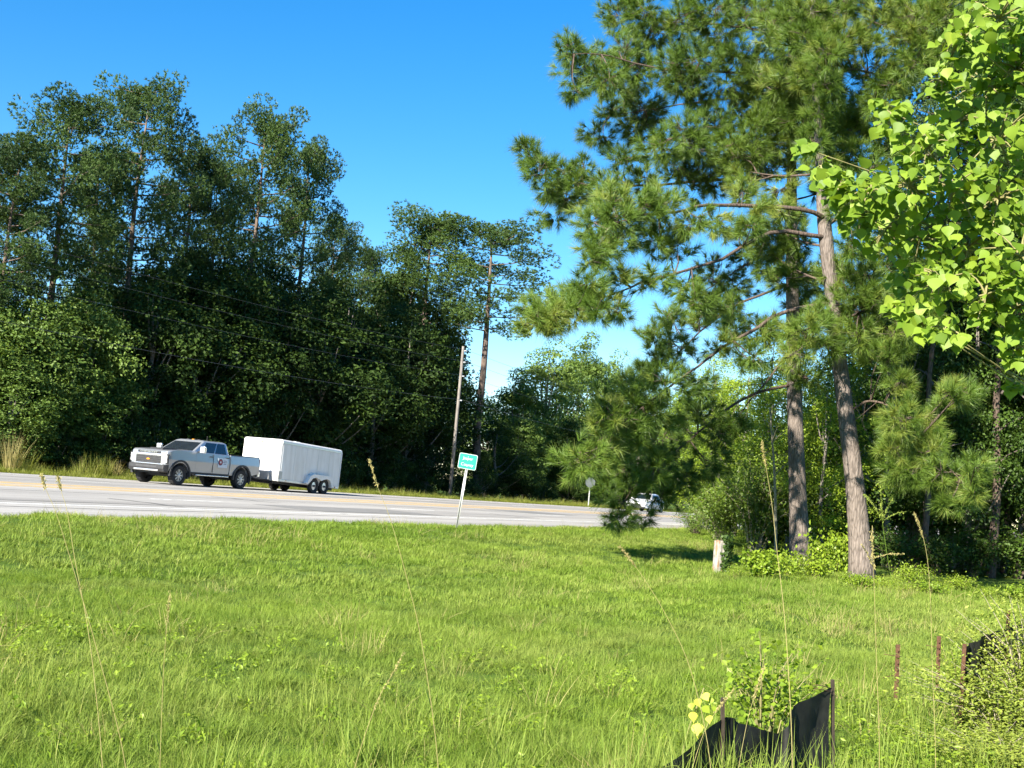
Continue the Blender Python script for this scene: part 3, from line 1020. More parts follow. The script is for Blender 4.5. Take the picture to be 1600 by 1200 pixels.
# ------------------------------------------------------------------ signs and poles
M['sign_green'] = plain('sign_green', (0.0, 0.27, 0.18), 0.45, vary=0.06)
M['sign_white'] = plain('sign_white', (0.55, 0.62, 0.58), 0.45, vary=0.04)
M['galv'] = plain('galvanised', (0.62, 0.62, 0.60), 0.4, 0.5, vary=0.12, scale=12)
M['sign_back'] = plain('sign_back', (0.13, 0.145, 0.15), 0.5, 0.3, vary=0.1)
M['pole_wood'] = bark_mat('pole_wood', (0.10, 0.09, 0.08), (0.22, 0.20, 0.18), 3, 0.4)
M['wire'] = plain('wire', (0.10, 0.10, 0.10), 0.5, 0.3)
M['ceramic'] = plain('ceramic', (0.42, 0.44, 0.45), 0.2)

def build_county_sign():
    b = ONZ(713, 829, 0.33)
    g0 = float(gz(b[0], b[1]))
    root = empty('county_sign', (b[0], b[1], g0), 0)
    tag(root, 'small green roadside sign with white lettering on a leaning metal post', 'sign')
    tp = PX(728.5, 736, b[1] - 0.10) - np.array([b[0], b[1], g0])
    mb = MB()
    # U-channel post: web and two flanges
    d = unit(tp); ln = np.linalg.norm(tp) + 0.30
    ang = math.atan2(-T[1], -T[0]) + math.radians(2)   # the sign faces oncoming near-lane traffic
    fx = np.array([math.cos(ang + 0.18), math.sin(ang + 0.18), 0])
    fx = unit(np.array([-0.22, -1.0, 0.0]))             # face direction, turned to the driver
    fx = unit(fx - d * float(fx @ d))
    sx = np.cross(d, fx)
    def bar(cx, cy, w, t):
        c = [cx * sx + cy * fx + a * w / 2 * sx + bb * t / 2 * fx for a, bb in ((-1, -1), (1, -1), (1, 1), (-1, 1))]
        v = [q + d * -0.35 for q in c] + [q + d * ln for q in c]
        mb.add(v, None, [(0, 3, 2, 1), (4, 5, 6, 7), (0, 1, 5, 4), (1, 2, 6, 5), (2, 3, 7, 6), (3, 0, 4, 7)])
    bar(0, -0.030, 0.026, 0.006)
    bar(-0.016, -0.014, 0.006, 0.036); bar(0.016, -0.014, 0.006, 0.036)
    bar(-0.024, 0.004, 0.016, 0.005); bar(0.024, 0.004, 0.016, 0.005)
    link('post', mb.mesh('post', M['galv']), root)
    # panel
    pw, ph = 0.475, 0.385
    cen = tp + d * 0.245
    px_ = -sx; pz_ = d; py_ = fx
    mat = Matrix(((px_[0], py_[0], pz_[0], cen[0]), (px_[1], py_[1], pz_[1], cen[1]), (px_[2], py_[2], pz_[2], cen[2]), (0, 0, 0, 1)))
    def rrect(name, w, h, r, y0, y1, m, parent):
        pts = []
        for cx, cz, a0 in ((w / 2 - r, h / 2 - r, 0), (-w / 2 + r, h / 2 - r, 90), (-w / 2 + r, -h / 2 + r, 180), (w / 2 - r, -h / 2 + r, 270)):
            for k in range(5):
                t = math.radians(a0 + 22.5 * k); pts.append((cx + r * math.cos(t), cz + r * math.sin(t)))
        bm = bmesh.new()
        a = [bm.verts.new((x, y0, z)) for x, z in pts]; b_ = [bm.verts.new((x, y1, z)) for x, z in pts]
        bm.faces.new(a); bm.faces.new(b_[::-1])
        for i in range(len(pts)): bm.faces.new((a[i], b_[i], b_[(i + 1) % len(pts)], a[(i + 1) % len(pts)]))
        return bm_obj(name, bm, m, parent)
    pan = rrect('panel', pw, ph, 0.04, 0.012, 0.016, M['sign_white'], root)
    pan.matrix_local = mat
    rrect('green_field', pw - 0.022, ph - 0.022, 0.03, 0.016, 0.019, M['sign_green'], pan)
    for s, z in (('Jasper', 0.075), ('County', -0.085)):
        t = text_mesh('lettering', s, 0.108, M['sign_white'], pan, 0.002)
        t.rotation_euler = (math.pi / 2, 0, math.pi)
        t.location = (0, 0.022, z)
    for z in (0.12, -0.12):
        bm = bmesh.new(); lathe_bm(bm, [(0.012, 0), (0.010, 0.008)], 'Y', 10, (0, 0.019, z)); bm_obj('bolt', bm, M['galv'], pan)

build_county_sign()

def build_back_sign():
    d = ray(921, horizon(921))[:2]
    q = d * (39.6 / float(d @ N))
    g0 = float(gz(q[0], q[1]))
    root = empty('road_sign', (q[0], q[1], g0), math.radians(8))
    tag(root, 'grey back of a small road sign on a thin post across the highway', 'sign')
    bm = bmesh.new(); lathe_bm(bm, [(0.045, -0.3), (0.045, 2.3)], 'Z', 8); bm_obj('post', bm, M['galv'], root)
    bm = bmesh.new()
    bmesh.ops.create_circle(bm, cap_ends=True, radius=0.42, segments=8, matrix=Matrix.Translation((0, -0.06, 2.05)) @ Matrix.Rotation(math.pi / 2, 4, 'X') @ Matrix.Rotation(math.pi / 8, 4, 'Z'))
    r = bmesh.ops.extrude_face_region(bm, geom=bm.faces[:])
    bmesh.ops.translate(bm, vec=(0, -0.008, 0), verts=[g for g in r['geom'] if isinstance(g, bmesh.types.BMVert)])
    bm_obj('panel', bm, M['sign_back'], root)

build_back_sign()

def build_poles():
    d = ray(705, horizon(705))[:2]
    q = d * (42.2 / float(d @ N))
    g0 = float(gz(q[0], q[1]))
    depth = q[1]
    tops = [PX(722, y, depth)[2] for y in (541, 548, 566, 588, 626)]
    H = tops[0] - g0
    a0 = float(q @ T)
    def pole(a, p, label):
        b = road_pt(a, p)
        root = empty('utility_pole', (b[0], b[1], float(gz(b[0], b[1]))), math.atan2(T[1], T[0]))
        tag(root, label, 'utility pole')
        mb = MB(); tube(mb, [(0, 0, -0.8), (0, 0, H * 0.5), (0.0, 0, H)], [0.125, 0.11, 0.085], 14)
        link('shaft', mb.mesh('shaft', M['pole_wood'], True), root)
        for z in tops[1:]:
            zz = z - g0
            bm = bmesh.new()
            lathe_bm(bm, [(0.03, 0.0), (0.06, 0.03), (0.03, 0.06), (0.06, 0.09), (0.03, 0.12), (0.05, 0.16)], 'Y', 10, (0, -0.29, zz))
            bm_obj('insulator', bm, M['ceramic'], root)
        return root
    pole(a0, 42.2, 'bare wooden utility pole across the highway behind the green county sign')
    a1 = a0 - 62
    pole(a1, 42.2, 'bare wooden utility pole further back along the verge before the lit trees')
    a2 = a0 + 62
    pole(a2, 42.2, 'bare wooden utility pole down the verge beyond the vine-covered trees')
    for k, z in enumerate(tops[1:]):
        for (sa, ea, where) in ((a1, a0, 'before the dark tree wall'), (a0, a2, 'past the county sign towards the far trees')):
            pts = []
            for t in np.linspace(0, 1, 25):
                pts.append(road_pt(sa + (ea - sa) * t, 42.2 - 0.33, z + 0.05 - 0.75 * 4 * t * (1 - t)))
            mb = MB(); tube(mb, pts, 0.007 + 0.003 * (k == 3), 5)
            o = link('power_line', mb.mesh('power_line', M['wire']))
            tag(o, '%s thin utility wire strung %s' % (('topmost', 'second', 'third', 'lowest')[k], where), 'wire', 'wires between the utility poles')

build_poles()

# ------------------------------------------------------------------ trees: builders
def pine_proto(seed, H=21.0, cb=0.42, R=3.0, nb=42, k=8, tn=84):
    """a tall pine seen from afar: bare lower trunk, billowing crown"""
    r = np.random.default_rng(seed)
    tr, cr = MB(), MB()
    sway = r.normal(0, 0.35, (5, 2)); sway[0] = 0
    zs = np.linspace(0, H * 0.93, 5)
    path = smooth_path(np.column_stack([np.cumsum(sway, 0) * 0.5, zs]), 16)
    rad = np.interp(np.linspace(0, 1, 16), [0, 0.04, 0.6, 1], [0.33, 0.25, 0.16, 0.04])
    path[0, 2] = -0.4
    tube(tr, path, rad, 9)
    def tp(z):
        return np.array([np.interp(z, path[:, 2], path[:, 0]), np.interp(z, path[:, 2], path[:, 1]), z])
    az = r.uniform(0, 6.28)
    for i in range(nb):
        u = (i + r.uniform(0, 1)) / nb
        z = H * (cb + (0.98 - cb) * u)
        prof = math.sqrt(max(0.05, 1 - ((u - 0.52) / 0.58) ** 2))
        ln = R * max(0.22, prof) * r.uniform(0.55, 1.15)
        az += 2.4 + r.normal(0, 0.4)
        d = np.array([math.cos(az), math.sin(az), 0])
        rise = (0.2 + 0.3 * u) * ln * r.uniform(0.3, 1.0)
        rise = min(rise, H - 0.55 - 0.9 * (ln / R) ** 2 - z + 0.6) if z < H - 0.5 else 0.0
        s = tp(z)
        e = s + d * ln + np.array([0, 0, rise])
        mid = s + d * ln * 0.5 + np.array([0, 0, rise * 0.25])
        bp = smooth_path([s, mid, e], 5)
        tube(tr, bp, np.linspace(0.05, 0.012, 5), 4, cap=False)
        v0 = r.uniform(0.1, 0.8)
        for t, rr in ((0.5, 0.75), (0.78, 0.95), (1.0, 0.95)):
            if t == 0.5 and r.uniform() < 0.4: continue
            c = bp[min(4, int(round(t * 4)))] + r.normal(0, 0.22, 3)
            n = int(tn * r.uniform(0.7, 1.3))
            off = rand_dirs(n, r) * (r.uniform(0.2, 1, n) ** 0.35)[:, None] * rr * r.uniform(0.75, 1.2)
            off[:, 2] = off[:, 2] * 0.70 + 0.1
            dirs = unit(off + np.array([0, 0, 0.35]) + d * 0.3)
            tufts(cr, c + off, dirs, 0.21, 0.050, k, np.clip(v0 + r.normal(0, 0.14, n), 0, 1), r=r)
    for q in range(5):                                  # leader clumps close the top of the dome
        c = path[-1] + np.array([r.normal(0, 0.45), r.normal(0, 0.45), 0.1 + 0.16 * q])
        n = int(tn * 0.9)
        off = rand_dirs(n, r) * (r.uniform(0.2, 1, n) ** 0.35)[:, None] * 0.85
        off[:, 2] *= 0.8
        tufts(cr, c + off, unit(off + np.array([0, 0, 0.35])), 0.21, 0.050, k, np.clip(r.uniform(0.2, 0.7) + r.normal(0, 0.14, n), 0, 1), r=r)
    return tr.mesh('pine_trunk', M['bark_far'], True), cr.mesh('pine_crown', M['needle_far'])

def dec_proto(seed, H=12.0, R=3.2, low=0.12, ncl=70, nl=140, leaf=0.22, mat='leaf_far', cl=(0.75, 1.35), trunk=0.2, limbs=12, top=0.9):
    """broad-leaved tree: clumps of leaves through the crown's volume, on limbs"""
    r = np.random.default_rng(seed)
    tr, cr = MB(), MB()
    sw = np.cumsum(r.normal(0, 0.15, (4, 2)), 0) * H / 12; sw[0] = 0
    path = smooth_path(np.column_stack([sw, np.linspace(0, H * 0.88, 4)]), 10)
    path[0, 2] = -0.3
    tube(tr, path, np.interp(np.linspace(0, 1, 10), [0, 0.1, 1], [trunk * 1.3, trunk, 0.03]), 8)
    cz = H * (low + 1) / 2; hz = H * (1 - low) / 2
    cens = []
    for i in range(ncl):
        d = rand_dirs(1, r)[0]
        q = d * (r.uniform(0.35, 1.0) ** 0.6)
        z = cz + q[2] * hz
        u = (z / H - low) / (1 - low)
        w = R * (0.75 + 0.35 * math.sin(math.pi * min(1, max(0, u)) ** 0.9)) * (1.0 - 0.55 * max(0, u - 0.6) / 0.4)
        c = np.array([q[0] * w, q[1] * w, z])
        cens.append(c)
        rr = r.uniform(*cl)
        n = int(nl * r.uniform(0.6, 1.3))
        off = rand_dirs(n, r)
        off[:, 2] = np.abs(off[:, 2]) * np.where(r.uniform(size=n) < 0.75, 1, -1)
        pos = c + off * (r.uniform(0.2, 1, n) ** 0.45)[:, None] * rr * np.array([1, 1, 0.72])
        pos[:, 2] = np.maximum(pos[:, 2], 0.05)
        nr = unit(off + r.normal(0, 0.6, (n, 3)) + np.array([0, 0, 0.45]))
        leaves(cr, pos, nr, leaf, np.clip(r.uniform(0.1, 0.85) + r.normal(0, 0.1, n), 0, 1), r=r)
    for c in cens[:limbs]:
        z0 = max(0.15 * H, c[2] * r.uniform(0.45, 0.75))
        s = np.array([np.interp(z0, path[:, 2], path[:, 0]), np.interp(z0, path[:, 2], path[:, 1]), z0])
        tube(tr, smooth_path([s, (s + c) / 2 + np.array([0, 0, -0.04 * H]), c], 5), np.linspace(trunk * 0.45, 0.015, 5), 5, cap=False)
    return tr.mesh('tree_trunk', M['bark_dec'], True), cr.mesh('tree_crown', M[mat])

def place_tree(kind, meshes, xy, sx, sz, rz, label, cat, group=None, lean=(0, 0)):
    t, c = meshes
    z = float(gz(xy[0], xy[1]))
    root = empty(kind, (xy[0], xy[1], z), rz)
    root.rotation_euler = (lean[0], lean[1], rz)
    root.scale = (sx, sx, sz)
    link('trunk', t, root); link('crown', c, root)
    tag(root, label, cat, group)
    return root

PINES = [pine_proto(11), pine_proto(12, cb=0.42, R=3.3, nb=46), pine_proto(13, cb=0.5, R=2.8, nb=36), pine_proto(14, cb=0.34, R=3.0, nb=50)]
PINE_H = 21.6
TALLP = pine_proto(21, cb=0.60, R=3.6, nb=27)
DECS = [dec_proto(31), dec_proto(32, R=3.6, low=0.04, ncl=90), dec_proto(33, R=2.8, low=0.2, ncl=64), dec_proto(34, H=12, R=3.0, low=0.02, ncl=100, nl=120)]
DEC_H = 12.3
DECP = [dec_proto(41, R=3.0, low=0.05, ncl=110, nl=170, mat='leaf_pale'), dec_proto(42, R=2.7, low=0.08, ncl=105, nl=170, mat='leaf_pale')]
SHRUB = [dec_proto(51, H=3.0, R=1.5, low=0.02, ncl=34, nl=130, leaf=0.14, cl=(0.35, 0.6), trunk=0.05, limbs=14),
         dec_proto(52, H=3.0, R=1.7, low=0.02, ncl=38, nl=130, leaf=0.15, cl=(0.35, 0.65), trunk=0.05, limbs=14, mat='leaf_pale')]

def place_px(kind, meshes, baseH, x, perp, top_y, w, label, cat, group=None, rz=None):
    """stand a tree at a photo column and a distance across the road, tall enough to reach the photo row"""
    q = at_perp(x, perp)
    zt = PX(x, top_y, q[1])[2]
    h = zt - float(gz(q[0], q[1]))
    return place_tree(kind, meshes, q, w, h / baseH, rng.uniform(0, 6.28) if rz is None else rz, label, cat, group)

# the skyline pines across the highway
SKY = [
    (-40, 49, 230, 0.95, 1, 'tall pine at the open end of the far tree wall, half out past the verge'),
    (18, 47, 200, 0.8, 3, 'slim pine behind the sunlit broad-leaved trees at the end of the wall'),
    (82, 48, 122, 1.05, 3, 'tall full-crowned pine with a pale sunlit trunk above the lit trees'),
    (160, 51, 225, 0.8, 0, 'pine squeezed between the two tallest crowns of the far wall'),
    (222, 48.5, 108, 1.08, 1, 'tallest round-topped pine of the far tree wall'),
    (292, 50, 205, 0.9, 3, 'vine-hung pine beside the tallest crown of the far wall'),
    (345, 49, 245, 0.8, 0, 'pine in the saddle between the two big rounded crowns'),
    (408, 50, 150, 1.12, 1, 'broad domed pine behind the pickup truck'),
    (478, 51, 200, 1.0, 3, 'broad pine on the right shoulder of the domed one behind the trailer'),
    (535, 54, 330, 0.8, 0, 'lower pine at the step where the far wall drops'),
    (585, 60, 372, 0.95, 2, 'distant pine rising in the gap of the skyline'),
    (622, 56, 420, 0.9, 1, 'dark pine under the skyline gap'),
    (655, 50, 316, 1.3, 2, 'spreading flat-topped pine behind the bare utility pole'),
]
for x, p, ty, w, k, lab in SKY:
    # the camera's roll carries a crown to the right of its foot
    place_px('pine_tree', PINES[k], PINE_H, x - (42 if x < 650 else 0), p, ty, w * (0.84 if x < 560 else 1.0), lab, 'pine tree', 'tall pines across the highway')
place_px('pine_tree', TALLP, PINE_H, 750, 45.5, 334, 1.42, 'lone pine with a long bare trunk and sparse wide crown behind the county sign', 'pine tree', 'tall pines across the highway', rz=0.4)

# the dark wall of broad-leaved trees and vines under them
G_WALL = 'broad-leaved trees along the far edge of the highway'
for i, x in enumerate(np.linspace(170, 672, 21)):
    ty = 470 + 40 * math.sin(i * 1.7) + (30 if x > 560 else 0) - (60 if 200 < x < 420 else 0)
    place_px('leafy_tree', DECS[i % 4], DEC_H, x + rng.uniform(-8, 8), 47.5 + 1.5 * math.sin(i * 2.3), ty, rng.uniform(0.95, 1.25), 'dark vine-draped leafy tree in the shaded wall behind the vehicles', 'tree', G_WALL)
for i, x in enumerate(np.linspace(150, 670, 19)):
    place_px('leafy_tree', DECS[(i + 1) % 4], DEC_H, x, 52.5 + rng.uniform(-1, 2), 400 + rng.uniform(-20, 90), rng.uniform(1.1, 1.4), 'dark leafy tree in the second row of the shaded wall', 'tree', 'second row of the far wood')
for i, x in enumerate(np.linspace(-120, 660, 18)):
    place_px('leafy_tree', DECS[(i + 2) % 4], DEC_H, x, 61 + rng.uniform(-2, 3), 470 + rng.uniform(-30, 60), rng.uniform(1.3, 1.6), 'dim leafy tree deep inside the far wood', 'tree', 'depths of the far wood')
# sunlit trees at the open left end
for i, (x, p, ty, w, k) in enumerate([(-45, 46.5, 430, 1.0, 0), (20, 45.5, 440, 0.75, 1), (70, 45.5, 470, 0.9, 0), (118, 45.8, 420, 0.8, 1), (150, 46, 520, 0.8, 0), (10, 44.5, 540, 0.75, 1), (110, 44.8, 580, 0.7, 0)]):
    place_px('leafy_tree', DECP[k], DEC_H, x, p, ty, w, 'sunlit pale-green leafy tree at the open end of the far wood', 'tree', 'sunlit trees at the end of the far wood')
# far trees beyond the county sign
FARR = [(800, 50, 575, 1.2, 0, 'far leafy tree just past the lone bare-trunked pine'),
        (848, 49, 520, 1.3, 1, 'far vine-hung tree with a broad dark crown beyond the county sign'),
        (900, 51, 516, 1.2, 0, 'tall pale leafy tree beyond the highway seen left of the pine boughs'),
        (948, 51, 540, 1.05, 1, 'narrow pale leafy tree beside the tall pale one beyond the highway'),
        (1000, 54, 585, 1.1, 0, 'leafy tree past the highway behind the hanging pine boughs'),
        (1060, 56, 590, 1.2, 1, 'leafy tree past the highway behind the thickest pine boughs'),
        (1120, 58, 590, 1.3, 0, 'leafy tree far down the highway behind the two big trunks')]
for x, p, ty, w, k, lab in FARR:
    place_px('leafy_tree', DECP[k] if x != 852 else DECS[2], DEC_H, x, p, ty, w, lab, 'tree', 'trees far along the highway')
for i, x in enumerate(np.linspace(770, 1180, 12)):
    place_px('leafy_tree', DECP[i % 2] if i % 3 else DECS[1], DEC_H, x, 45.5 + (i % 3), 655 + rng.uniform(-25, 30) + (x - 770) * 0.08, rng.uniform(0.8, 1.1), 'low leafy tree along the verge beyond the county sign', 'tree', 'low trees far along the verge')  # mostly pale leaves, put in for sunlight these shaded trees do not get
for i, x in enumerate(np.linspace(760, 1250, 9)):
    place_px('leafy_tree', DECP[(i + 1) % 2], DEC_H, x, 66 + (i % 3) * 3, 615 + rng.uniform(-10, 25) + (x - 770) * 0.1, 1.8, 'hazy leafy tree closing the view far down the highway', 'tree', 'last trees down the highway')
# shrubs along the far verge
for i, x in enumerate(np.concatenate([np.linspace(-20, 700, 26), np.linspace(730, 1010, 12)])):
    q = at_perp(x + rng.uniform(-10, 10), 44.0 + rng.uniform(-0.4, 1.0))
    place_tree('shrub', SHRUB[0 if (x > 150) else i % 2], q, rng.uniform(0.7, 1.3), rng.uniform(0.6, 1.35), rng.uniform(0, 6.28), 'leafy shrub at the foot of the far tree wall', 'shrub', 'shrubs along the far verge')

# ------------------------------------------------------------------ the two big pines on the near side
DA, DB = 36.84, 32.59
def px_path(pts, d0, d1=None):
    d1 = d0 if d1 is None else d1
    n = len(pts)
    return np.array([PX(x, y, d0 + (d1 - d0) * (i / max(1, n - 1)) ** 1.3) for i, (x, y) in enumerate(pts)])

BR = {
 'A': [([(1237, 275), (1154, 275), (1060, 283), (979, 287), (900, 270), (835, 245)], -2.5, 0.075),
       ([(1237, 140), (1154, 115), (1050, 110), (960, 90), (900, 85)], -2, 0.065),
       ([(1236, 165), (1150, 150), (1060, 165), (960, 180)], 2.0, 0.06),
       ([(1236, 60), (1130, 40), (1030, 30), (950, 20)], 1, 0.055),
       ([(1240, 440), (1180, 463), (1113, 503), (1067, 547), (1020, 570)], -2, 0.06),
       ([(1243, 600), (1180, 615), (1120, 650), (1073, 690), (1010, 740), (965, 805)], -4.5, 0.065),
       ([(1242, 545), (1200, 590), (1173, 627), (1130, 680)], -1.5, 0.05),
       ([(1237, 390), (1170, 410), (1110, 450)], 2.5, 0.05),
       ([(1237, 230), (1190, 215), (1120, 200), (1060, 215)], -3, 0.05)],
 'B': [([(1292, 345), (1254, 327), (1154, 321), (1092, 323), (1046, 333), (960, 340), (925, 400)], -4, 0.095),
       ([(1300, 372), (1217, 360), (1162, 379), (1121, 404), (1058, 421), (1000, 437), (958, 454), (850, 492)], -5, 0.085),
       ([(1312, 470), (1220, 488), (1173, 520), (1113, 553), (1080, 580), (1000, 640), (910, 715)], -3.2, 0.085),
       ([(1332, 640), (1370, 625), (1408, 644), (1460, 700), (1510, 760)], -3, 0.05),
       ([(1312, 500), (1370, 480), (1430, 480)], -2, 0.05),
       ([(1292, 350), (1320, 335), (1340, 280), (1335, 215)], 1.5, 0.07),
       ([(1272, 130), (1330, 110), (1400, 120), (1450, 60)], 1, 0.06),
       ([(1290, 320), (1370, 330), (1430, 420)], 2, 0.06),
       ([(1318, 560), (1280, 530), (1255, 520)], -2.5, 0.035)],
}
TRUNK = {'A': ([(1251, 892), (1246, 760), (1241, 600), (1238, 450), (1237, 300), (1237, 150), (1235, 0), (1233, -200), (1230, -340)], DA,
               [0.36, 0.28, 0.24, 0.21, 0.17, 0.125, 0.10, 0.06, 0.025]),
         'B': ([(1348, 915), (1336, 760), (1316, 600), (1299, 450), (1288, 350), (1281, 250), (1275, 150), (1270, 0), (1264, -250), (1262, -420)], DB,
               [0.36, 0.275, 0.225, 0.205, 0.21, 0.13, 0.105, 0.085, 0.05, 0.02])}
CL = [(890,71,32),(921,100,42),(967,25,42),(975,79,42),(942,125,38),(900,142,24),(1008,17,38),(1033,50,40),(1067,25,40),(1100,17,40),(1125,54,40),(1175,17,40),(1208,37,35),
 (1083,92,42),(1050,112,42),(1067,133,38),(1000,112,40),(975,137,35),(958,171,24),(1008,167,42),(1000,200,42),(929,212,28),(1067,208,42),(1033,233,38),(1092,233,38),(1117,196,38),(979,246,28),
 (825,233,24),(842,258,32),(875,271,34),(912,267,28),(858,300,28),(896,308,38),(946,292,38),(958,317,38),(925,346,38),(967,346,38),(1008,325,40),(933,387,38),(925,408,28),(975,375,34),(1033,317,34),(1025,375,34),(1058,387,34),(867,346,18),
 (842,483,36),(883,471,36),(917,458,34),(942,462,28),(975,429,24),(1008,441,28),(1067,450,32),(1100,433,28),(1142,450,38),(1125,479,38),(1167,400,28),(1158,362,28),(1092,267,34),(1150,258,28),(1175,233,34),(1154,179,34),(1175,142,28),(1192,250,34),
 (1233,175,34),(1258,167,38),(1279,125,38),(1287,75,34),(1250,12,34),(1217,225,34),
 (840,500,36),(870,493,32),(903,480,32),(933,473,28),(970,487,24),(1020,520,28),(1027,567,34),(1007,583,28),(1053,503,28),(1103,473,34),(1127,537,24),(1147,517,28),
 (987,603,38),(963,627,38),(1007,620,40),(1047,607,40),(1087,600,38),(947,647,28),(980,653,40),(1027,650,40),(953,677,38),(920,707,36),(887,720,28),(907,737,24),(940,713,36),(987,693,40),(1027,687,40),(1067,667,38),(1093,647,34),
 (980,733,38),(1020,727,40),(1053,720,38),(947,763,24),(970,770,32),(1007,760,32),(970,803,26),(957,817,20),(1013,807,16),(1033,775,24),(1073,747,34),(1110,720,38),(1120,677,36),(1147,667,36),
 (1310,115,38),(1280,120,34),(1335,205,38),(1300,210,34),(1330,240,34),(1420,60,42),(1400,20,42),(1450,30,42),(1430,90,40),(1365,105,38),(1400,125,34),(1355,15,34),(1480,15,42),(1465,75,40),
 (1315,425,36),(1335,450,34),(1275,500,36),(1255,515,34),(1250,545,30),(1300,480,36),(1370,470,38),(1410,470,38),(1400,525,38),(1440,500,34),(1375,555,34),(1350,530,34),(1420,420,38),(1380,400,38),(1290,540,30),
 (1413,653,36),(1400,670,34),(1433,670,34),(1453,660,34),(1453,693,34),(1393,697,28),(1400,737,28),(1423,733,32),(1467,740,32),(1490,747,32),(1523,740,28),(1470,787,16),(1503,790,18),(1513,773,22),(1407,597,28),(1490,617,34),(1513,613,28),
 (1150,80,36),(1190,90,34),(1200,180,34),(1140,130,36),(1210,120,34),(1100,160,36),(1130,230,34),(1180,200,34),(1120,290,30),(1060,260,36),(1240,60,34),(1260,220,34),(1300,160,36),(1320,60,38),(1350,60,36),(1370,160,36),(1390,230,36),(1350,260,34),(1270,60,36),(1230,110,34),(1300,20,38),(1210,10,36),(1290,270,28),(1380,300,36),(1330,330,30),(1200,420,28),(1262,430,28),(1190,330,26),(1120,350,28),(1262,590,26),(1170,560,26),(1200,520,26),(1090,500,28),(1060,540,30),(1230,330,24),(1080,350,28),(1160,300,28),(1010,280,32),(1330,380,34),(1355,425,34),(1390,350,36),(1440,440,34)]

